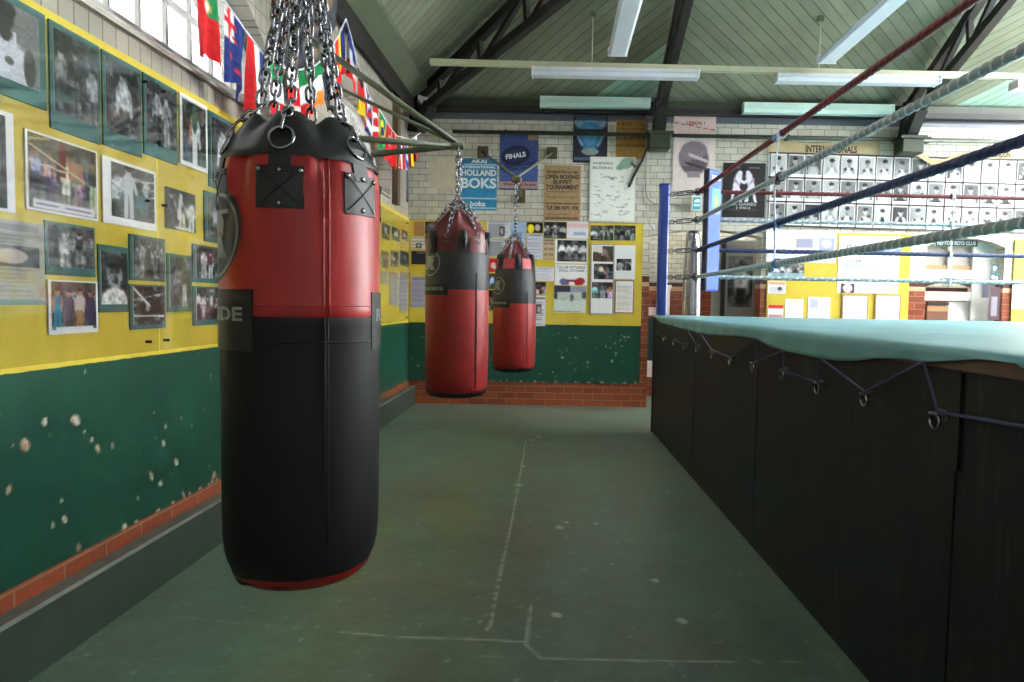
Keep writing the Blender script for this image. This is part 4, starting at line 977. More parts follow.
spacer('white cord with blue knots tying together the ropes nearest the corner', INS, q.y - .05, (-.024, 0), [(HZ[0], 'rope_white'), (HZ[1], 'navy_pad'), (HZ[2], 'blue_tie'), (HZ[3], 'blue_tie')])
far_pl = Matrix.Rotation(RT, 3, 'Z') @ Vector((0, -INS, 0)) + RO_
xf = to_ring(onp(950, 250, far_pl, (-sin(RT), cos(RT), 0))).x
spacer('white cord tying together the far side ring ropes in front of the doorway', xf, -INS, (0, -.024), [(z, 'rope_white') for z in HZ])
# corner pad
pc = Matrix.Rotation(RT, 3, 'Z') @ Vector((INS + .1, -INS - .1, 0)) + RO_
t = empty('corner_pad', (pc.x, pc.y, 1.325), RT + pi / 4); tag(t, 'bright blue padded corner cushion behind the ropes', 'corner pad')
mb = MB(); mb.box((0, 0, .525), (.215, .05, 1.05), 'blue_pad', 0, .014); mb.obj('cushion', t)
mb = MB(); mb.box((-.095, .004, .525), (.035, .056, 1.052), 'navy_pad', 0, .012); mb.obj('binding', t)['label'] = 'dark navy side'
mb = MB(); a = paper(20, 34, (.22, .45, .8)); ell(a, .5, .45, .42, .42, (.2, .55, .4)); ell(a, .52, .5, .2, .22, (.45, .5, .25)); rect(a, .2, .85, .8, .92, (.6, .5, .2)); grain(a, np.random.default_rng(2), .04)
sheet_geo(mb, .15, .22, a, .001, 'blue_pad', -.0255, .015, .78); mb.obj('printed_badge', t)['label'] = 'green and gold print'
mb = MB(); mb.box((.01, -.0265, .98), (.13, .002, .035), 'white_gloss'); mb.obj('printed_badge', t)

# ------------------------------------------------------------------ lights, pipes
def fluoro(label, c, L, along, body='white_enamel', w=.15, h=.09, group='fluorescent battens'):
    t = empty('fluorescent_light', c, 0 if along == 'x' else pi / 2); tag(t, label, 'ceiling light', group)
    mb = MB(); mb.prism([(-L / 2, -w * .2, h), (-L / 2, w * .2, h), (-L / 2, w * .32, h * .55), (-L / 2, -w * .32, h * .55)], (L, 0, 0), body); mb.obj('housing', t)
    mb = MB(); mb.prism([(-L / 2 + .01, -w * .42, h * .55), (-L / 2 + .01, w * .42, h * .55), (-L / 2 + .01, w * .5, h * .3), (-L / 2 + .01, w * .36, 0), (-L / 2 + .01, -w * .36, 0), (-L / 2 + .01, -w * .5, h * .3)], (L - .02, 0, 0), 'diffuser' if body == 'white_enamel' else body); mb.obj('diffuser', t)
    for sx in (-1, 1): mb = MB(); mb.box((sx * (L / 2 - .006), 0, h * .45), (.014, w * 1.0, h * .95), body, 0, .004); mb.obj('end_cap', t)
    return t
TY = 6.95
a, b = on(430, 62, 1, TY), on(1024, 77, 1, TY)
mb = MB(); sl = (b[2] - a[2]) / (b[0] - a[0]); mb.bar((a[0], TY, a[2]), (a[0] + 7.2, TY, a[2] + 7.2 * sl), .05, .055, 'cream_pipe')
t = empty('lighting_trunking', (a[0], TY, a[2])); tag(t, 'long cream trunking bar hung level below the roof', 'trunking')
mb = MB(); mb.bar((0, 0, 0), (7.2, 0, 7.2 * sl), .05, .055, 'cream_pipe'); mb.obj('bar', t)
for px in (592, 819):
    x = on(px, 64, 1, TY)[0] - a[0]; mb = MB(); mb.tube([(x, 0, sl * x + .02), (x, 0, EZ + SL * (8 - TY) - a[2] + .01)], .006, 'cream_pipe', 6); mb.box((x, 0, EZ + SL * (8 - TY) - a[2] - .01), (.05, .05, .05), 'olive_paint'); mb.obj('drop_rod', t)
def at_bar(x): return a[2] + sl * (x - a[0])
def px_x(px, py): return on(px, py, 1, TY)[0]
x0, x1 = px_x(532, 71), px_x(698, 71); fluoro('white fluorescent light below the trunking left of centre', ((x0 + x1) / 2, TY - .02, at_bar((x0 + x1) / 2) - .115), x1 - x0, 'x')
x0, x1 = px_x(775, 79), px_x(937, 80); fluoro('white fluorescent light below the trunking behind the red rope', ((x0 + x1) / 2, TY - .02, at_bar((x0 + x1) / 2) - .115), x1 - x0, 'x')
fluoro('white fluorescent light running towards the viewer above the punch bags', (.555, 5.9, 3.585), 1.8, 'y', w=.19)
fluoro('white fluorescent light running towards the viewer above the ring', (2.57, 5.9, 3.55), 1.8, 'y', w=.19)
fluoro('white fluorescent light below the trunking cut by the right edge', (px_x(1012, 84) + .8, TY - .02, at_bar(px_x(1012, 84)) - .13), 1.6, 'x')
c0, c1 = on(540, 104, 1, 7.85), on(650, 105, 1, 7.85); fluoro('mint green fluorescent fitting on the eaves above the left posters', ((c0[0] + c1[0]) / 2, 7.87, 3.39), c1[0] - c0[0], 'x', 'mint_enamel', .13, .12)
c0, c1 = on(743, 109, 1, 7.85), on(893, 112, 1, 7.85); fluoro('mint green fluorescent fitting on the eaves above the portraits', ((c0[0] + c1[0]) / 2, 7.87, 3.36), c1[0] - c0[0], 'x', 'mint_enamel', .13, .12)
t = empty('wall_pipe', (-1.2, 7.93, 3.12)); tag(t, 'olive painted pipe running along the upper far wall', 'pipe')
mb = MB(); mb.tube([(0, 0, 0), (7.0, 0, -.01)], .022, 'olive_dark', 10); mb.obj('pipe', t)
for x in (.6, 2.2, 3.8, 5.4): mb = MB(); mb.box((x, .04, 0), (.03, .11, .055), 'olive_dark'); mb.obj('pipe_clip', t)
def cable(name, pts, r, m, label, cat='cable', yp=7.99):
    P = [on(*p, 1, yp) for p in pts]; mb = MB(); Q = []
    for i in range(len(P) - 1):
        for k in range(6): Q.append(Vector(P[i]).lerp(Vector(P[i + 1]), k / 6))
    Q.append(Vector(P[-1])); mb.tube(Q, r, m, 6); return tag(mb.obj(name), label, cat)
cable('hanging_cable', [(655, 122), (650, 140), (643, 160), (634, 176), (629, 187)], .016, 'black_cable', 'thick black cable hanging beside the brown poster below the truss foot')
cable('conduit', [(647, 112), (646.5, 150), (646, 190), (648, 199), (654, 203.5), (692, 205)], .008, 'grey_conduit', 'thin grey conduit running to the exit sign', 'conduit')
cable('conduit', [(646, 205), (648, 222), (654, 231)], .006, 'grey_conduit', 'thin grey conduit curving down to the passage arch', 'conduit')
cable('drain_pipe', [(405, 154), (405.5, 202)], .04, 'navy_pad', 'dark slate pipe in the far left corner above the yellow board', 'pipe', 7.95)
# foil column, in the passage
mb = MB(); mb.rings([[(1.52 + q * 1.12 * cos(a) * (1 + .07 * sin(3 * a + z * 7)), 7.75 + q * sin(a), z * 1.02) for a in np.linspace(0, 2 * pi, 25)[:-1]] for z, q in [(0, .1), (.3, .1), (.9, .098), (1.2, .095), (1.45, .088), (1.7, .08), (1.86, .078), (1.95, .07), (1.99, .05)]], 'foil', cap0=True, cap1=True)
tag(mb.obj('foil_column'), 'silver foil wrapped column standing behind the blue corner pad', 'column')

# ------------------------------------------------------------------ bunting with flags
BX = -1.55
def bun(pts): return [Vector(on(x, y, 0, BX)) for x, y in pts]
def flag_art(kind, w=14, h=24):
    a = paper(w, h, (.9, .9, .9)); W, R, Bl, G, Ye = (.92, .92, .92), (.78, .1, .12), (.12, .18, .42), (.1, .5, .28), (.93, .75, .12)
    def vert(*c):
        for i, q in enumerate(c): rect(a, i / len(c), 0, (i + 1) / len(c) + .001, 1, q)
    def hor(*c):
        for i, q in enumerate(c): rect(a, 0, i / len(c), 1, (i + 1) / len(c) + .001, q)
    if kind == 'portugal': hor(R, R, R); rect(a, .55, 0, 1, .42, G); rect(a, 0, .42, 1, 1, R); ell(a, .55, .3, .15, .09, (.8, .6, .3)); ell(a, .55, .3, .1, .06, W)
    elif kind == 'nz':
        hor(Bl); rect(a, 0, 0, .45, .4, W); line(a, .22, 0, .22, .4, .06, R); line(a, 0, .2, .45, .2, .04, R); line(a, 0, 0, .45, .4, .02, R)
        for x, y in ((.3, .62), (.7, .6), (.5, .8), (.75, .35)): ell(a, x, y, .06, .035, R)
    elif kind == 'nl': vert(R, W, Bl)
    elif kind == 'mex': hor(G, W, R); ell(a, .5, .5, .15, .08, (.45, .35, .2))
    elif kind == 'wr': hor(W, R, W); 
    elif kind == 'it': hor(G, W, R)
    elif kind == 'ire': hor(G, W, (.9, .5, .15))
    elif kind == 'navy': hor((.14, .17, .27)); line(a, 0, .2, 1, .9, .03, (.3, .3, .4))
    elif kind == 'ro': vert((.8, .15, .1), Ye, (.12, .18, .4)); rect(a, 0, .75, 1, 1, R)
    elif kind == 'fr': hor(Bl, (.75, .75, .78), R)
    elif kind == 'de': hor((.12, .12, .12), R, Ye)
    elif kind == 'uk': hor(Bl); line(a, 0, 0, 1, 1, .08, W); line(a, 1, 0, 0, 1, .08, W); line(a, .5, 0, .5, 1, .1, R); line(a, 0, .5, 1, .5, .07, R)
    elif kind == 'can': hor(R, W, W, R); ell(a, .5, .5, .22, .12, R)
    elif kind == 'bra': hor(G); ell(a, .5, .5, .4, .32, Ye); ell(a, .5, .5, .2, .13, Bl)
    elif kind == 'red': hor(R); ell(a, .5, .45, .25, .15, W); ell(a, .58, .45, .2, .12, R)
    elif kind == 'esp': vert(R, Ye, R)
    elif kind == 'usa': vert(R, W, R, W, R); rect(a, 0, 0, .5, .4, Bl)
    elif kind == 'sco': hor((.2, .3, .6)); line(a, 0, 0, 1, 1, .07, W); line(a, 1, 0, 0, 1, .07, W)
    elif kind == 'lt': vert((.75, .3, .15), (.2, .35, .2), Ye)
    elif kind == 'pol': hor(W, W, R)
    grain(a, np.random.default_rng(len(kind)), .02); return a
def bunting(label, path, flags):
    P = bun(path); o = P[0].copy(); t = empty('bunting', o); tag(t, label, 'bunting', 'strings of international flags')
    D = [0.0]
    for i in range(1, len(P)): D.append(D[-1] + (P[i] - P[i - 1]).length)
    ya = np.array([p.y for p in P]); za = np.array([p.z for p in P])
    zz = lambda y: float(np.interp(y, ya, za))
    mb = MB(); Y = np.linspace(ya[0], ya[-1], 60); mb.tube([(0, y - o.y, zz(y) - o.z) for y in Y], .006, 'rope_white', 6); mb.obj('cord', t)
    for (kind, y0, y1, hgt, lab) in flags:
        art = flag_art(kind); H, W = art.shape[:2]; rr = random.Random(kind + lab); p1, p2, s = rr.uniform(0, 6), rr.uniform(0, 6), rr.uniform(-.06, .06); gather = rr.uniform(.15, .35)
        V = []
        for i in range(H):
            v = i / (H - 1)
            for j in range(W):
                u = j / (W - 1); uu = .5 + (u - .5) * (1 - gather * v) + s * v; y = y0 + (y1 - y0) * uu; yt = y0 + (y1 - y0) * u
                V.append((.02 * v * sin(7 * u + p1) + .012 * sin(12 * u + p2) * min(1, v * 2) - .0, y - o.y, zz(yt) - o.z - hgt * v * (1 - .12 * (1 - abs(2 * u - 1)))))
        idx = np.arange(H * W).reshape(H, W); F = np.stack([idx[:-1, :-1], idx[1:, :-1], idx[1:, 1:], idx[:-1, 1:]], -1).reshape(-1, 4)
        mb = MB(); oo = mb.add(V, F.tolist(), 'flag', True); mb.c[oo] = tolin(art).reshape(-1, 3); mb.obj('flag', t)['label'] = lab
bunting('flag bunting sagging across the large window from the front to the hook', [(120, -92), (160, -55), (200, -20), (224, 0), (245, 30), (266, 58), (285, 68), (300, 70), (314, 66), (327, 56), (337, 38), (346, 19)],
        [('portugal', 2.99, 3.19, .33, 'red and green flag with a crest'), ('nz', 3.26, 3.47, .36, 'navy flag with a small union flag and red stars'), ('nl', 3.5, 3.7, .37, 'red, white and blue striped flag'), ('mex', 3.74, 3.94, .33, 'green, white and red flag with emblem'), ('wr', 3.99, 4.16, .33, 'white flag with red band'), ('it', 4.18, 4.38, .34, 'green, white and red flag'), ('ire', 4.42, 4.6, .3, 'green, white and orange flag'), ('navy', 4.63, 4.83, .34, 'plain navy flag'), ('ro', 4.86, 5.05, .36, 'blue, yellow and red flag')])
bunting('flag bunting falling from the hook to the far left corner', [(346, 19), (350.5, 35), (357, 63), (365, 82), (370, 98), (379.6, 110), (389, 126), (397, 136), (411, 139.5), (423, 131)],
        [('fr', 5.14, 5.34, .34, 'blue, white and red flag'), ('de', 5.4, 5.55, .34, 'black, red and yellow flag'), ('uk', 5.6, 5.75, .34, 'union flag'), ('can', 5.82, 6.02, .33, 'red and white flag with leaf'), ('bra', 6.06, 6.26, .33, 'green flag with yellow diamond'), ('red', 6.32, 6.5, .33, 'red flag with white crescent'), ('esp', 6.56, 6.74, .33, 'red and yellow flag'), ('usa', 6.8, 6.98, .33, 'striped flag in red and white'), ('sco', 7.03, 7.18, .33, 'blue flag with white cross'), ('lt', 7.24, 7.42, .3, 'orange, green and yellow flag'), ('pol', 7.5, 7.66, .26, 'white and red flag')])

# ------------------------------------------------------------------ photographs under plastic on the left wall
def left_pic(px, art, label, frame=None, inset=(.09, .08, .09, .1), group='photographs on the left wall', t=.006, name='framed_photograph'):
    y, z, w, h = left_rect(*px)
    if frame:
        o = empty(name, (XB + .001, y, z - h / 2), pi / 2)
        mb = MB(); mb.box((0, -t / 2, h / 2), (w, t, h), frame); mb.obj('mount', o)
        l, tp, r_, b = inset; mb = MB(); sheet_geo(mb, w * (1 - l - r_), h * (1 - tp - b), art, .002, 'white_paper', -t, w * (l - r_) / 2, h / 2 + h * (b - tp) / 2); mb.obj('print', o)
    else:
        mb = MB(); sheet_geo(mb, w, h, art, t, 'white_paper', 0, 0, h / 2); o = mb.obj('photograph', None, (XB + .001, y, z - h / 2), pi / 2)
    tag(o, label, 'photograph', group)
TE, WP = 'teal_mount', 'white_paper'
row1 = [(-34, -30, 82, 43, 'one', 'standing boxer in a white vest with a medal, first large photo of the top row'), (48, 19, 127, 98, 'group', 'dark photo of several people in a corridor, second large one of the top row'), (101, 49, 144, 139.5, 'one', 'dark photo of a boxer holding his gloves low, third large one of the top row'), (142, 72, 153, 175.5, 'two', 'greyish photo of two people, fourth large one of the top row'), (178.5, 92, 163, 206, 'one', 'photo of a person in white and green, fifth large one of the top row'), (207.5, 110, 186, 234, 'one', 'large teal framed photo touching the outline of the nearest bag in the top row')]
for i, (xl, yt, yb, xr, kd, lab) in enumerate(row1):
    if i == 0: y, z, w, h = left_rect(42, 14, 124, 43); yl = on(42, 70, 0, XB)[1]; px = None
    a = scene_bw(40, 52, 100 + i, kd, 3, .7, .13, (1, 1, 1.02))
    if i == 0:
        a = paper(44, 56, (.5, .5, .5)); rg = np.random.default_rng(1); ell(a, .5, .95, .36, .5, (.8, .8, .84)); ell(a, .42, .2, .17, .19, (.2, .18, .17)); ell(a, .42, .1, .2, .12, (.08,) * 3); ell(a, .82, .75, .1, .25, (.22, .2, .2)); ell(a, .13, .75, .1, .28, (.2, .19, .19)); ell(a, .5, .75, .07, .05, (.25,) * 3); rect(a, .28, .36, .34, .6, (.85, .85, .9)); rect(a, .56, .36, .62, .6, (.85, .85, .9)); ell(a, .45, .42, .09, .1, (.22, .2, .19)); grain(a, rg, .04)
    if i == 4: a = scene_bw(40, 52, 144, 'one', colour=True, light=.9); rect(a, 0, .6, .3, 1, (.3, .42, .55), .5); rect(a, .4, .35, .6, 1, (.85, .86, .84)); ell(a, .5, .25, .12, .25, (.25, .4, .33))
    m = TE if i in (0, 1, 2, 3, 5) else WP
    inset = (.06, .06, .06, .17) if i < 4 else (.08, .06, .08, .06)
    if i == 0: left_pic((-34, -28, 81, 43), a, lab, m, (.06, .08, .1, .17))
    else: left_pic((xl, yt, yb, xr), a, lab, m, inset)
a = scene_bw(54, 44, 7, 'group', 5, .8, .2, colour=True); rect(a, 0, 0, 1, .35, (.42, .36, .22), .6); rect(a, .42, .05, .52, .5, (.45, .16, .12)); rect(a, .55, .25, .75, .5, (.62, .42, .15)); line(a, 0, .1, .3, .02, .012, (.75, .7, .45)); line(a, 0, .15, .8, .5, .012, (.75, .72, .55)); line(a, 0, .38, .5, .42, .012, (.75, .75, .7)); rect(a, 0, .75, 1, 1, (.62, .62, .55), .5); rect(a, .05, .86, .95, .97, (.85, .84, .88)); rect(a, .1, .9, .4, .93, (.45, .4, .5)); rect(a, .5, .9, .9, .93, (.45, .4, .5))
left_pic((23.5, 128, 208.5, 95.5), a, 'wide colour photo of a boxing ring with white caption strip, second row', WP, (.03, .03, .03, .03))
left_pic((-18, 104, 208, 12), scene_bw(26, 40, 55, 'one', light=.6, tint=(.75, .85, .85)), 'tall teal photo cut by the left edge of the view, second row', WP, (.06, .05, .3, .03))
a = scene_bw(44, 48, 9, 'ring', 1, .8, .18); line(a, .02, .35, .35, .5, .02, (.85,) * 3); person(a, np.random.default_rng(4), .38, .05, .9, .13, (.7,) * 3, (.75,) * 3); rect(a, .55, .5, .85, .75, (.3, .42, .45))
left_pic((101, 155, 222, 154.5), a, 'black and white photo of a boxer by the ropes in a broad white border', WP, (.14, .05, .05, .12))
a = scene_bw(26, 30, 12, 'group', 3, .8, .1); line(a, .5, .15, .42, .7, .05, (.85,) * 3); rect(a, .3, .9, .75, .98, (.85,) * 3)
left_pic((164, 186, 227.5, 194), a, 'small dark borderless photo of a boxer with raised arm', None)
left_pic((203, 190, 241, 226), scene_bw(24, 34, 13, 'one', light=.6), 'teal framed photo with white caption beside the nearest bag, second row', TE, (.1, .1, .08, .1))
a = doc(44, 64, 3, (.62, .61, .56), (.45, .45, .43), True, (.1, .3, .9, .55)); rect(a, 0, .93, 1, 1, (.35, .5, .48)); left_pic((-30, 214, 305, 42.5), a, 'faded newspaper page under plastic at the left edge', None)
left_pic((43.5, 220, 274.5, 93), scene_bw(40, 36, 14, 'two', light=.72, dark=.16), 'teal framed photo of two men in light clothes, third row', TE, (.04, .06, .04, .16))
a = scene_bw(44, 44, 15, 'group', 4, .8, .2, colour=True); rect(a, 0, 0, 1, .2, (.32, .26, .2), .8)
rgp = np.random.default_rng(8)
for q, cl in enumerate(((.15, .5, .6), (.2, .2, .28), (.75, .7, .68), (.14, .18, .3))): person(a, rgp, .13 + q * .24, .12 + .02 * (q % 2), 1.0, .1, (.7, .48, .38), cl, (.15, .1, .08), (.6, .45, .25) if q == 2 else cl)
rect(a, .08, .93, .92, 1, (.85, .85, .88))
left_pic((46.5, 279.5, 335, 96), a, 'colour photo of four people standing together in white border, lowest left', WP, (.05, .03, .05, .08))
left_pic((97, 244, 312.5, 126.5), scene_bw(32, 52, 16, 'face', light=.62), 'teal framed close portrait photo of a man', TE, (.06, .09, .06, .12))
left_pic((128, 233.5, 280, 163.5), scene_bw(38, 36, 17, 'group', 5, .75), 'teal framed photo of a row of boxers, upper of two', TE, (.08, .06, .06, .06))
a = scene_bw(38, 36, 18, 'ring', 2, .88, .1); line(a, 0, .05, .5, .5, .03, (.85,) * 3); line(a, 0, .75, 1, .78, .02, (.85,) * 3)
left_pic((128.5, 284, 330, 164), a, 'teal framed photo of two boxers fighting, lower of two', TE, (.08, .04, .06, .1))
left_pic((166, 253, 312, 190.5), scene_bw(26, 46, 19, 'two', light=.62, dark=.2), 'narrow teal framed photo of two figures under glass', TE, (.08, .05, .08, .09))
left_pic((191.5, 243.5, 282, 218), scene_bw(28, 32, 20, 'two', light=.9, dark=.08), 'teal framed photo of a boxer in white vest with others, near the bag', TE, (.1, .05, .1, .12))
left_pic((192, 286, 326, 218.5), scene_bw(28, 32, 21, 'group', 5, .9, .05), 'teal framed high contrast group photo with pale lower edge, lowest beside the bag', TE, (.1, .04, .1, .14))
for i, (xl, yt, yb, xr, lab) in enumerate([(381, 222, 238, 389, 'first'), (391, 226, 239, 399, 'second'), (401, 229, 239, 407, 'third')]):
    left_pic((xl, yt, yb, xr), scene_bw(18, 20, 30 + i, 'one', light=.6), '%s small grey photo of the upper row just right of the nearest bag' % lab, None, group='small photographs between the nearest and middle bags')
for i, (xl, yt, yb, xr, lab) in enumerate([(380, 250, 267, 388, 'first'), (390, 250, 266, 397.5, 'second'), (399.5, 250, 265, 408, 'third')]):
    left_pic((xl, yt, yb, xr), scene_bw(18, 20, 40 + i, 'group', 3, light=.8), '%s small photo of the middle row just right of the nearest bag' % lab, None, group='small photographs between the nearest and middle bags')
for i, (xl, yt, yb, xr, lab) in enumerate([(380, 271, 284, 387, 'first'), (389, 271, 305, 397, 'second'), (399, 271, 313, 407.5, 'third')]):
    left_pic((xl, yt, yb, xr), doc(18, 30, 50 + i, (.6, .6, .62), (.4, .4, .45)), '%s pale notice of the lowest row just right of the nearest bag' % lab, None, group='small notices between the nearest and middle bags', name='notice')
# the clear sheets screwed over the photographs
for i, (a0, a1, lab) in enumerate(((.9, 2.92, 'clear plastic sheet screwed over the photos at the left edge'), (2.93, 5.0, 'clear plastic sheet over the photos left of the nearest bag'), (5.01, 7.9, 'clear plastic sheet over the photos between the nearest bag and the corner'))):
    t = empty('plastic_sheet', (XB + .022, (a0 + a1) / 2, .97)); tag(t, lab, 'plastic sheet', 'clear sheets over the left wall photographs')
    mb = MB(); mb.prism([(0, -(a1 - a0) / 2, .0), (0, (a1 - a0) / 2, .0), (0, (a1 - a0) / 2, 1.125), (0, -(a1 - a0) / 2, 1.125)], (-.003, 0, 0), 'plastic'); mb.obj('sheet', t)
    for k in range(3):
        for z in (.04, .62, 1.1): 
            y = -(a1 - a0) / 2 + .06 + k * ((a1 - a0) - .12) / 2; mb = MB(); mb.tube([(-.02, y, z), (.003, y, z)], .006, 'ink_black', 8); mb.obj('screw', t)

# ------------------------------------------------------------------ posters on the far wall
def far_pic(px, art, label, yp=YB - .001, frame=None, inset=(.05, .05, .05, .05), cat='poster', name='poster', t=.004, texts=(), group=None, extra=None, roll=0.0):
    x, z, w, h = far_rect(*px, yp)
    mb = MB()
    if frame:
        o = empty(name, (x, yp, z - h / 2)); mb.box((0, -t / 2, h / 2), (w, t, h), frame); mb.obj('frame', o)
        l, tp, r_, b = inset; mb = MB(); sheet_geo(mb, w * (1 - l - r_), h * (1 - tp - b), art, .0015, 'white_paper', -t, w * (l - r_) / 2, h / 2 + h * (b - tp) / 2)
        yt = -t - .003
    else: sheet_geo(mb, w, h, art, t, 'white_paper', 0, 0, h / 2); yt = -t - .0012
    for s, u, v, ww, hh, m, *an in texts: letters(mb, s, (u - .5) * w, (1 - v) * h, ww * w, hh * h, m, yt, .035, an[0] if an else 0.0)
    if frame: mb.obj('print', o)
    else: o = mb.obj(name, None, (x, yp, z - h / 2))
    if roll: o.rotation_euler.y = roll
    tag(o, label, cat, group); return o
TW = FARW - .004
rg = np.random.default_rng(21)
far_pic((429, 157, 457, 188), (lambda a: (grain(a, rg, .015), a)[1])(paper(10, 10, (.78, .75, .66))), 'blank cream board beside the middle bag chain', TW, cat='board', name='blank_board')
a = paper(30, 44, (.19, .53, .7)); rect(a, 0, 0, 1, .12, (.16, .42, .6)); rect(a, .1, .115, .95, .125, (.7, .8, .85)); rect(a, 0, .2, 1, .36, (.33, .52, .62), .7); rect(a, .2, .72, .85, .735, (.75, .85, .9)); rect(a, .05, .755, .95, .765, (.75, .85, .9)); rect(a, .25, .79, .75, .8, (.75, .85, .9)); rect(a, .3, .94, .95, .95, (.7, .8, .85)); grain(a, rg, .02)
far_pic((460.5, 158.5, 497, 210.5), a, 'blue poster advertising boxing in Holland', TW, texts=[('AKAI', .5, .055, .42, .07, 'ink_white'), ('INTERNATIONAL', .5, .165, .92, .05, 'ink_white'), ('HOLLAND', .5, .275, .95, .12, 'ink_white'), ('BOKS', .5, .475, .96, .2, 'ink_white'), ('boks', .48, .87, .42, .1, 'ink_white')])
a = paper(40, 56, (.22, .28, .48)); rect(a, 0, .55, 1, .83, (.3, .4, .66), .7); ell(a, .42, .38, .36, .17, (.09, .11, .22), 1, -.2); ell(a, .42, .38, .3, .12, (.15, .18, .32), 1, -.2); rect(a, .72, .0, 1, .1, (.55, .45, .4)); line(a, .05, .62, .9, .5, .02, (.15, .2, .4)); rect(a, 0, .84, 1, .97, (.62, .55, .54)); rect(a, 0, .97, 1, 1, (.2, .25, .45)); grain(a, rg, .02)
far_pic((499.5, 134.5, 538, 190), a, 'dark blue poster for boxing finals with pale lower strip', TW, texts=[('FINALS', .42, .38, .52, .09, 'ink_white', .17), ('ABA', .2, .56, .2, .05, 'ink_navy', .1), ('CHAMPIONSHIPS', .5, .62, .8, .06, 'ink_navy', .14), ('Wembley Arena', .53, .905, .85, .08, 'ink_red')])
a = paper(36, 52, (.62, .52, .38)); 
for y in (.03, .055, .47, .5, .53, .56, .59, .63, .67, .84, .87): rect(a, .08, y, .92, y + .008, (.42, .32, .24), .6)
rect(a, .05, .68, .95, .7, (.3, .2, .15)); rect(a, .7, .85, 1, .92, (.75, .5, .4), .6); rect(a, .06, .92, .95, .955, (.32, .22, .17), .7); grain(a, rg, .03)
far_pic((544, 165.5, 580.5, 221), a, 'brown paper poster for an open boxing tournament', TW, texts=[('SHOREDITCH 5.0 ABC', .5, .12, .88, .05, 'ink_dark'), ('OPEN BOXING', .5, .205, .9, .075, 'ink_black'), ('BUFFET', .5, .3, .5, .07, 'ink_black'), ('TOURNAMENT', .5, .39, .9, .085, 'ink_black'), ('TUE. 28th NOV. 1978', .5, .765, .88, .07, 'ink_black')])
a = paper(34, 46, (.14, .15, .22)); ell(a, .5, .12, .46, .22, (.5, .58, .66)); rect(a, 0, 0, 1, .1, (.13, .15, .22)); rect(a, .1, .03, .9, .1, (.35, .42, .52), .6); ell(a, .5, .16, .15, .06, (.75, .8, .85)); ell(a, .5, .42, .36, .3, (.25, .5, .68)); ell(a, .5, .42, .2, .2, (.35, .6, .78)); line(a, .1, .38, .28, .62, .02, (.6, .66, .72)); line(a, .9, .38, .72, .62, .02, (.6, .66, .72)); rect(a, .1, .28, .9, .36, (.14, .17, .2)); ell(a, .5, .75, .24, .08, (.55, .62, .6)); rect(a, .05, .87, .6, .93, (.45, .55, .62), .6); grain(a, rg, .03)
far_pic((573, 116, 607.5, 163), a, 'dark navy poster showing a pale blue cup', TW)
a = paper(30, 40, (.62, .47, .22)); 
for q in range(12): rect(a, .06 + q * .075, .05, .1 + q * .075, .14, (.42, .22, .1), .8); rect(a, .04 + q * .078, .38, .085 + q * .078, .5, (.4, .18, .1), .8)
rect(a, .05, .2, .95, .24, (.5, .33, .14), .7); rect(a, .05, .6, .95, .68, (.42, .33, .14), .7); rect(a, 0, .9, 1, 1, (.66, .48, .24)); grain(a, rg, .03)
far_pic((616, 120.5, 645.5, 159.5), a, 'ochre brown poster with dark red bars of print', TW)
a = paper(48, 64, (.9, .91, .88)); ell(a, .8, .1, .17, .08, (.5, .64, .54), 1, -.35); ell(a, .66, .16, .09, .045, (.48, .6, .53), 1, -.4); ell(a, .85, .06, .1, .05, (.56, .68, .6)); line(a, .9, .1, .98, .15, .02, (.25, .3, .28)); ell(a, .5, .34, .05, .025, (.6, .62, .6))
r2 = np.random.default_rng(6)
for q in range(52):
    x, y = r2.uniform(.05, .8), r2.uniform(.24, .9); line(a, x, y, x + r2.uniform(.04, .14), y + r2.uniform(-.02, .02), .006, (.5, .5, .5), .6)
grain(a, rg, .012)
far_pic((589.5, 157, 635, 221.5), a, 'white signed boxing poster with a green glove', TW - .006, texts=[('SANDWICH', .28, .1, .44, .04, 'ink_grey'), ('BOXING', .28, .17, .44, .045, 'ink_grey'), ('No 1', .83, .87, .1, .03, 'ink_grey')])
a = paper(40, 60, (.84, .78, .76)); rect(a, 0, 0, 1, .24, (.82, .72, .7)); line(a, 0, .1, 1, .2, .006, (.6, .35, .35)); ell(a, .5, .58, .34, .2, (.36, .31, .34)); ell(a, .3, .55, .16, .12, (.48, .42, .45)); ell(a, .5, .46, .3, .12, (.5, .45, .48)); rect(a, .34, .74, .66, .82, (.55, .5, .52)); line(a, .4, .52, .8, .6, .02, (.75, .7, .72)); line(a, .3, .62, .78, .7, .014, (.2, .18, .2)); grain(a, rg, .02)
far_pic((673, 115.5, 715, 191), a, 'pale pink poster with a large dark boxing glove', TW, texts=[('LESSON 1', .52, .1, .42, .05, 'ink_red')])
a = paper(46, 58, (.13, .11, .12))
for x0, y0, x1, y1 in ((.15, .1, .4, .1), (.6, .1, .85, .1), (.15, .1, .15, .85), (.85, .1, .85, .85), (.15, .86, .4, .86), (.6, .86, .85, .86)): line(a, x0, y0, x1, y1, .006, (.55, .53, .55))
ell(a, .5, .15, .14, .07, (.06, .06, .07))
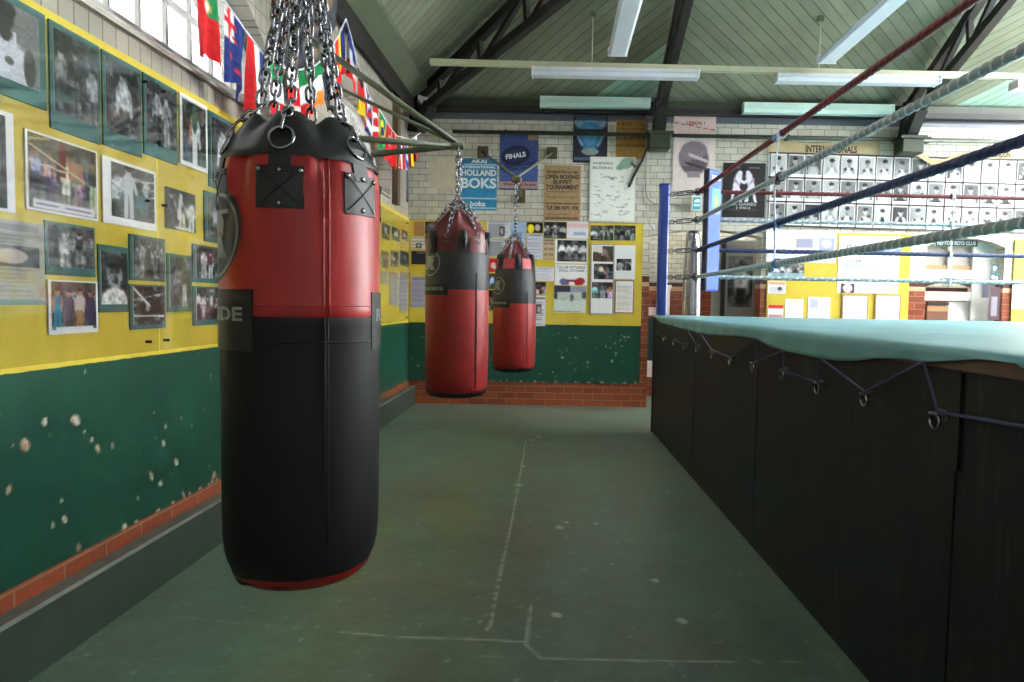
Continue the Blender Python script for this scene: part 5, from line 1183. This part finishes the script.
for sx, cx in ((-1, .36), (1, .63)):
    w_ = (.86, .83, .88); g_ = (.6, .58, .62)
    ell(a, cx - sx * .045, .19, .05, .045, w_); line(a, cx - sx * .02, .25, cx + sx * .04, .42, .075, w_); line(a, cx, .28, .5 + sx * .02, .36, .028, w_); line(a, cx + sx * .08, .3, cx, .4, .025, g_)
    line(a, cx + sx * .04, .42, cx + sx * .1, .54, .042, w_); line(a, cx + sx * .1, .54, cx + sx * .13, .68, .028, w_); line(a, cx + sx * .02, .44, cx - sx * .06, .55, .04, w_); line(a, cx - sx * .06, .55, cx - sx * .05, .68, .026, w_); line(a, cx - sx * .05, .68, cx - sx * .09, .69, .018, w_); line(a, cx + sx * .13, .68, cx + sx * .16, .7, .018, w_)
grain(a, rg, .015)
far_pic((722.5, 163, 765, 217.5), a, 'black poster with two white fighting boxers', TW, texts=[('LA GAMES', .5, .755, .6, .06, 'ink_grey'), ('1984', .5, .825, .34, .045, 'ink_grey')])

# board left of and behind the bags
GP = 'notices on the far yellow board'
def grey(c): return c
def P_(w, h, c):
    a = paper(w, h, c); grain(a, rg, .02); return a
far_pic((414, 221.5, 424.5, 236), P_(8, 10, (.66, .5, .32)), 'small tan paper at the far left corner of the yellow board', group=GP, name='notice', cat='notice')
a = P_(16, 14, (.1, .1, .12)); ell(a, .45, .5, .35, .4, (.32, .32, .36)); ell(a, .5, .35, .2, .12, (.5, .5, .55)); far_pic((425, 221.5, 440, 234.5), a, 'dark photo of a head guard left of the middle bag', group=GP, name='photograph', cat='photograph')
far_pic((411, 237, 428.5, 249), doc(20, 12, 61, (.82, .82, .85), head=False, pic=(.3, .5, .6, .9)), 'white sheet below the tan paper left of the middle bag', group=GP, name='notice', cat='notice')
a = P_(20, 14, (.12, .12, .2)); rect(a, .3, .05, .9, .2, (.6, .6, .65), .5); far_pic((411.5, 251, 428.5, 264.5), a, 'dark navy photo left of the middle bag logo', group=GP, name='photograph', cat='photograph')
far_pic((411, 276.5, 427.5, 307.5), doc(20, 34, 62, (.6, .58, .68), (.42, .42, .5)), 'lavender printed notice left of the middle bag', group=GP, name='notice', cat='notice')
far_pic((487, 221.5, 510, 238), doc(26, 20, 63, (.8, .82, .86), (.45, .45, .5), pic=(.55, .3, .75, .85)), 'white newsletter sheet between middle and farthest bags, upper', group=GP, name='notice', cat='notice')
far_pic((487, 239, 509, 257), doc(26, 20, 64, (.8, .82, .85), (.4, .4, .45), pic=(.8, .05, .97, .25)), 'white newsletter sheet between middle and farthest bags, lower', group=GP, name='notice', cat='notice')
a = P_(16, 16, (.78, .1, .12)); ell(a, .45, .5, .16, .22, (.9, .8, .78), 1, .5); ell(a, .62, .68, .18, .1, (.9, .82, .8)); far_pic((487.5, 258.5, 500, 272), a, 'red square card with a white glove between the bags', group=GP, name='card', cat='card')
far_pic((487.5, 273.5, 497, 289), scene_bw(12, 18, 65, 'one', colour=True, tint=(.8, .95, 1.1)), 'bluish photo under the red card', group=GP, name='photograph', cat='photograph')
far_pic((487.5, 290, 497, 311), scene_bw(12, 22, 66, 'group', 2, colour=True), 'colour photo at the bottom between the two far bags', group=GP, name='photograph', cat='photograph')
a = P_(18, 24, (.62, .72, .84)); rect(a, .1, .4, .7, .7, (.45, .55, .7), .7); far_pic((510.5, 221.5, 526, 246), a, 'pale blue leaflet behind the chains of the farthest bag', group=GP, name='leaflet', cat='leaflet')
a = P_(20, 14, (.1, .1, .1)); ell(a, .25, .6, .2, .4, (.9, .8, .15)); ell(a, .65, .5, .15, .3, (.75, .7, .65)); far_pic((527, 222.5, 543, 233), a, 'small yellow and black photo right of the farthest bag top', group=GP, name='photograph', cat='photograph')
far_pic((527, 233.8, 543, 259), doc(20, 28, 67, (.78, .78, .84), (.5, .5, .58)), 'pale lavender notice right of the farthest bag', group=GP, name='notice', cat='notice')
a = scene_bw(28, 20, 68, 'group', 3, .9, .06); far_pic((544, 222, 566.5, 238.5), a, 'high contrast photo of three boxers below the brown poster', group=GP, name='photograph', cat='photograph')
a = P_(26, 20, (.86, .86, .9)); rect(a, 0, .1, 1, .35, (.85, .6, .62), .5); rect(a, .3, .6, .85, .8, (.5, .62, .75), .7); far_pic((567, 222, 588.5, 238.5), a, 'pale card with red and blue print below the white signed poster', group=GP, name='card', cat='card')
far_pic((543.5, 239, 554.5, 260), doc(14, 24, 69, (.75, .66, .52), (.45, .38, .3), cols=2), 'tan printed notice beside the group photo', group=GP, name='notice', cat='notice')
far_pic((555, 239.5, 587.5, 263.5), scene_bw(34, 26, 70, 'group', 4, .92, .12), 'black and white team photo on white paper', frame='white_paper', inset=(.07, .03, .03, .08), group=GP, name='photograph', cat='photograph')
a = P_(34, 24, (.9, .9, .9)); ell(a, .3, .85, .15, .16, (.4, .4, .6), 1, .4); ell(a, .75, .82, .16, .18, (.72, .12, .12), 1, -.4); line(a, .4, .78, .62, .78, .05, (.5, .15, .2)); far_pic((555, 264.5, 587.5, 285), a, 'white poster with red and blue boxing gloves', group=GP, texts=[('CLUB FITNESS', .5, .14, .86, .13, 'ink_grey'), ('WALL OF FAME', .5, .3, .8, .12, 'ink_grey')])
a = P_(34, 28, (.72, .78, .72)); rect(a, 0, 0, .5, .25, (.2, .22, .3)); rect(a, .5, .05, 1, .25, (.55, .58, .66)); rect(a, 0, .55, 1, 1, (.8, .84, .8)); rect(a, 0, .25, .12, .5, (.3, .28, .32)); rect(a, .85, .25, 1, .45, (.35, .33, .38)); ell(a, .55, .45, .06, .14, (.4, .4, .5)); rect(a, 0, .94, .8, .97, (.4, .4, .5), .6); grain(a, rg, .03)
far_pic((554, 285.8, 586, 312.5), a, 'photo of a bright training hall low on the yellow board', group=GP, name='photograph', cat='photograph')
far_pic((535.5, 267, 554, 281), doc(20, 14, 71, (.85, .85, .9), (.7, .7, .75)), 'pale note beside the gloves poster', group=GP, name='notice', cat='notice')
far_pic((535.5, 282, 546, 294.5), scene_bw(14, 14, 72, 'group', 2, colour=True), 'small colour photo beside the training hall photo', group=GP, name='photograph', cat='photograph')
far_pic((535.5, 296, 545.5, 326), doc(14, 34, 73, (.85, .85, .88), pic=(.1, .3, .6, .6)), 'tall white sheet with small picture hanging over the green paint', yp=YB - .003, group=GP, name='notice', cat='notice')
for i, (x0, x1, lab) in enumerate(((590.6, 603.5, 'greenish photo of people, first of three in a strip'), (604, 613.5, 'pale photo of a boxer, second of three in a strip'), (614, 635.5, 'wide photo of a row of people, third of three in a strip'))):
    far_pic((x0, 225.5, x1, 240.5), scene_bw(int((x1 - x0) * 1.2), 18, 80 + i, 'group', 2 + 2 * (i == 2), .85, .2, tint=(.95, 1, .98)), lab, group='strip of photographs high on the far yellow board', name='photograph', cat='photograph')
# two boards with pictures
def pic_board(px, label, pics, frame='wood_frame'):
    x, z, w, h = far_rect(*px, YB - .001); o = empty('picture_board', (x, YB - .001, z - h / 2)); tag(o, label, 'picture board')
    mb = MB(); mb.box((0, -.006, h / 2), (w, .012, h), frame); mb.obj('frame', o)
    mb = MB(); mb.box((0, -.0125, h / 2), (w - .03, .003, h - .03), 'white_paper'); mb.obj('backing', o)
    for (u0, v0, u1, v1, art) in pics: mb = MB(); sheet_geo(mb, (u1 - u0) * w, (v1 - v0) * h, art, .002, 'white_paper', -.014, ((u0 + u1) / 2 - .5) * w, (1 - (v0 + v1) / 2) * h); mb.obj('print', o)
a1 = scene_bw(24, 18, 90, 'one', colour=True); rect(a1, 0, .0, .45, .4, (.85, .82, .78)); rect(a1, 0, .45, .4, 1, (.3, .25, .2)); rect(a1, .45, 0, 1, 1, (.4, .33, .24), .6)
pic_board((590, 244, 614, 314.5), 'white framed board with three colour pictures', [(.1, .03, .95, .25, a1), (.15, .28, .95, .5, scene_bw(24, 18, 91, 'two', colour=True)), (.08, .54, .95, .77, scene_bw(24, 18, 92, 'group', 3, colour=True))], 'grey_paper')
pic_board((614.4, 245.5, 635, 279), 'white board with a single dark photo', [(.1, .4, .82, .75, scene_bw(22, 16, 93, 'group', 2, .85, .08))], 'white_paper')
pic_board((614.4, 280, 634, 313.5), 'tan cork board with a pinned white sheet', [(.12, .16, .88, .9, doc(16, 24, 94, (.88, .87, .84), (.8, .78, .75)))], 'wood_frame')

# portraits in three rows beyond the ring
PB = empty('portrait_board', (2.37, FARW - .012, 2.1)); tag(PB, 'long white framed board carrying three rows of boxer portraits', 'picture board')
TILT = -.0075
z_t = on(766, 153, 1, FARW)[2]; z_b = on(766, 225.5, 1, FARW)[2]; pitch = 17.4 * 8.0 / 690; x_l = on(766.5, 190, 1, FARW)[0]; n_c = 16; wid = n_c * pitch + .04
PB.location = (x_l, FARW - .003, z_b); PB.rotation_euler.y = -TILT if False else .012
hgt = z_t - z_b
mb = MB(); mb.box((wid / 2, -.006, hgt / 2), (wid, .012, hgt), 'white_paper'); mb.obj('backing', PB)
mb = MB()
for z in (0, hgt / 3, 2 * hgt / 3, hgt): mb.box((wid / 2, -.016, z), (wid, .012, .016), 'dark_frame' if z in (0, hgt) else 'ink_dark')
for k in range(n_c + 1): mb.box((.02 + k * pitch, -.015, hgt / 2), (.008, .008, hgt), 'ink_dark')
mb.obj('frame', PB)
ORD = 'first second third fourth fifth sixth seventh eighth ninth tenth eleventh twelfth thirteenth fourteenth fifteenth sixteenth'.split()
for r_, rn_ in enumerate(('top', 'middle', 'bottom')):
    for k in range(15):
        sd = 1000 + r_ * 50 + k; rgk = random.Random(sd); art = mount(boxer_head(15, 19, sd, rgk.choice([.55, .65, .72, .8, .4, .3])), (.93, .93, .92), .06, .05, .06, .12)
        x = .02 + (k + .5) * pitch; z = hgt * (2 - r_) / 3 + .014; w_, h_ = pitch - .022, hgt / 3 - .03
        mb = MB(); sheet_geo(mb, w_, h_, art, .003, 'white_paper', 0, 0, h_ / 2)
        dz = -x * sin(.012); o = mb.obj('boxer_portrait', None, (x_l + x * cos(.012), FARW - .016, z_b + z + dz)); o.rotation_euler.y = .012
        tag(o, 'black and white boxer portrait, %s from the left in the %s row' % (ORD[k], rn_), 'portrait', 'boxer portraits in the three row frame')
# painted scroll banners above the portraits
def scroll(label, pts_t, pts_b, text=None, yp=FARW - .004):
    mb = MB(); n = len(pts_t); T = [on(*p, 1, yp) for p in pts_t]; B_ = [on(*p, 1, yp) for p in pts_b]
    V = [(p[0], yp - .012, p[2]) for p in T] + [(p[0], yp - .012, p[2]) for p in B_] + [(p[0], yp, p[2]) for p in T] + [(p[0], yp, p[2]) for p in B_]
    F = [(i, n + i, n + i + 1, i + 1) for i in range(n - 1)] + [(i, i + 1, 2 * n + i + 1, 2 * n + i) for i in range(n - 1)] + [(n + i, 3 * n + i, 3 * n + i + 1, n + i + 1) for i in range(n - 1)] + [(0, 2 * n, 3 * n, n), (n - 1, 2 * n - 1, 4 * n - 1, 3 * n - 1)]
    o = mb.add([(0, 0, 0)] * 0 + V, F, 'cream_scroll'); 
    if text:
        s, x0, y0, x1, y1, m = text; x, z, w, h = far_rect(x0, y0, x1, y1, yp - .012); letters(mb, s, x, z, w, h, m, yp - .0135, .04)
    ob = mb.obj('scroll_banner'); tag(ob, label, 'banner')
M['cream_scroll'] = simple('cream_scroll', (.7, .62, .46), .55, 0, .15, 8)
scroll('cream painted scroll banner reading internationals above the portraits', [(767, 140), (785, 141), (805, 143.5), (830, 142.5), (858, 143), (880, 141)], [(767, 152.5), (785, 152.5), (805, 153), (830, 153.5), (858, 154), (880, 156)], ('INTERNATIONALS', 805.5, 145.5, 857, 153, 'ink_dark'))
scroll('cream painted ribbon banner dipping in a vee right of the truss foot', [(908, 149), (918, 152), (930, 158.5), (940, 161), (955, 155), (975, 150.5), (985, 150)], [(908, 156), (918, 157), (930, 164.5), (940, 166), (955, 162), (975, 158), (985, 158)], None, FARW - .035)
scroll('cream painted scroll banner at the far right end above the portraits', [(986, 150), (1000, 149), (1015, 148.5), (1034, 148)], [(986, 159), (1000, 158.5), (1015, 158.5), (1034, 158.5)], ('LONDON', 992, 151.5, 1010, 157.5, 'ink_dark'))

# notices on the right yellow board
GR = 'notices on the yellow board beyond the ring'
yr = YB - .001
far_pic((766, 230, 796, 262), doc(24, 24, 120, (.9, .9, .92), (.75, .75, .8), False), 'white sheet at the top left of the yellow board beyond the ring', yr, group=GR, name='notice', cat='notice')
far_pic((796.5, 231, 836, 263), (lambda a: (rect(a, .0, .25, .4, .55, (.5, .5, .62), .8), rect(a, .55, .2, .95, .6, (.55, .58, .72), .8), ell(a, .75, .4, .12, .12, (.85, .85, .9)), a)[-1])(P_(34, 28, (.92, .92, .94))), 'white sheet with two bluish pictures beyond the ring', yr, group=GR, name='notice', cat='notice')
a = P_(44, 60, (.93, .93, .93)); rect(a, .1, .48, .95, .56, (.5, .6, .75), .6); far_pic((838, 236, 899, 293), a, 'large white team notice beyond the ring', yr, group=GR, name='notice', cat='notice', texts=[('TEAM', .25, .2, .3, .08, 'ink_grey'), ('GYM', .25, .44, .25, .06, 'ink_grey')])
a = P_(20, 12, (.9, .92, .94)); rect(a, .0, .4, 1, .85, (.35, .4, .66), .8); ell(a, .5, .5, .3, .3, (.6, .65, .8)); far_pic((878, 244, 901, 254), a, 'small blue banner card above the team notice', yr - .005, group=GR, name='card', cat='card')
a = scene_bw(34, 14, 121, 'group', 6, .85, .3); rect(a, 0, .65, 1, 1, (.6, .75, .82), .7); far_pic((768, 263.5, 804, 278), a, 'wide team photo strip beyond the ring', yr, group=GR, name='photograph', cat='photograph')
a = P_(18, 14, (.92, .9, .88)); rect(a, .05, .05, .95, .25, (.72, .5, .4), .7); rect(a, .1, .4, .9, .9, (.75, .75, .78)); ell(a, .65, .6, .12, .15, (.2,) * 3); far_pic((768, 281.5, 785.5, 293.5), a, 'small cartoon card under the team photo strip', yr, group=GR, name='card', cat='card')
a = P_(14, 14, (.92, .92, .92)); rect(a, 0, .0, 1, .3, (.82, .2, .22)); rect(a, .05, .75, .95, .95, (.6, .3, .3), .6); far_pic((768, 305, 783, 318), a, 'small white card with red top just above the canvas', yr, group=GR, name='card', cat='card')
far_pic((785, 299, 803, 319), doc(18, 20, 122, (.93, .93, .93), (.75, .75, .75), False), 'plain white sheet just above the canvas', yr, group=GR, name='notice', cat='notice')
a = P_(20, 18, (.93, .93, .93)); rect(a, .1, .1, .45, .5, (.6, .62, .78), .7); rect(a, .55, .1, .9, .6, (.7, .72, .82), .7); far_pic((808, 297, 830, 319), a, 'white sheet with lilac figures just above the canvas', yr, group=GR, name='notice', cat='notice')
a = P_(28, 14, (.92, .93, .94)); rect(a, .0, .15, .4, 1, (.28, .22, .22)); ell(a, .2, .55, .12, .4, (.92, .85, .85)); rect(a, .45, .2, 1, .7, (.6, .78, .84), .7); far_pic((841, 282.5, 875.5, 293), a, 'small card with a boxer photo and pale blue print', yr - .005, group=GR, name='card', cat='card')
for i, (x0, x1, lab) in enumerate(((841, 867.5, 'left'), (874, 900, 'right'))):
    far_pic((x0, 294.5, x1, 330), P_(20, 26, (.92, .92, .91)), '%s one of two white boards in thin wood frames above the canvas' % lab, yr, 'wood_frame', (.06, .04, .06, .04), group='thin framed white boards', name='framed_notice', cat='notice', t=.014)
far_pic((1012, 282, 1040, 309), P_(20, 20, (.92, .92, .9)), 'white sheet at the right edge on yellow paint', yr, group=GR, name='notice', cat='notice')
# signs
a = P_(16, 18, (.2, .66, .72)); rect(a, .35, .15, .85, .45, (.9, .94, .94)); rect(a, .1, .55, .9, .7, (.85, .93, .93)); ell(a, .3, .35, .1, .12, (.9, .95, .95)); far_pic((691.5, 196.5, 701, 211), a, 'small teal and white exit sign left of the corner pad', FARW - .05, 'white_gloss', (.1, .08, .1, .08), cat='sign', name='exit_sign', t=.03)
far_pic((935, 240, 977, 246.5), P_(30, 8, (.17, .27, .27)), 'dark green club name sign over the doorway', 8.15, cat='sign', name='club_sign', t=.015, texts=[('REPTON BOYS CLUB', .5, .5, .92, .6, 'ink_white')])
far_pic((992, 264.5, 999, 272), P_(10, 10, (.14, .25, .25)), 'small dark green arrow sign right of the doorway', FARW - .004, cat='sign', name='arrow_sign', texts=[('D', .4, .5, .4, .6, 'ink_white')])
far_pic((990, 273, 1000, 284), P_(10, 12, (.14, .3, .33)), 'teal fire sign under the arrow sign', FARW - .004, cat='sign', name='fire_sign', texts=[('Fire', .45, .4, .6, .4, 'ink_white')])
far_pic((988.5, 287, 999.5, 320), (lambda a: (rect(a, .25, .3, .75, .85, (.5, .48, .52)), a)[-1])(P_(12, 30, (.26, .17, .19))), 'dark maroon notice with grey plate right of the doorway', FARW - .004, cat='notice', name='notice')
far_pic((981, 281, 987.5, 298), P_(8, 16, (.2, .2, .24)), 'small black box on the doorway pier', FARW - .004, cat='sign', name='small_sign', t=.03)

# ------------------------------------------------------------------ daylight and exposure
w = bpy.data.worlds.new('overcast_sky'); scn.world = w; w.use_nodes = True; bg = w.node_tree.nodes['Background']
bg.inputs[0].default_value = (.93, .97, 1.0, 1); bg.inputs[1].default_value = 32.0
vs = scn.view_settings; vs.view_transform = 'Standard'; vs.look = 'None'; vs.gamma = 1; vs.use_curve_mapping = False; vs.exposure = 0.62
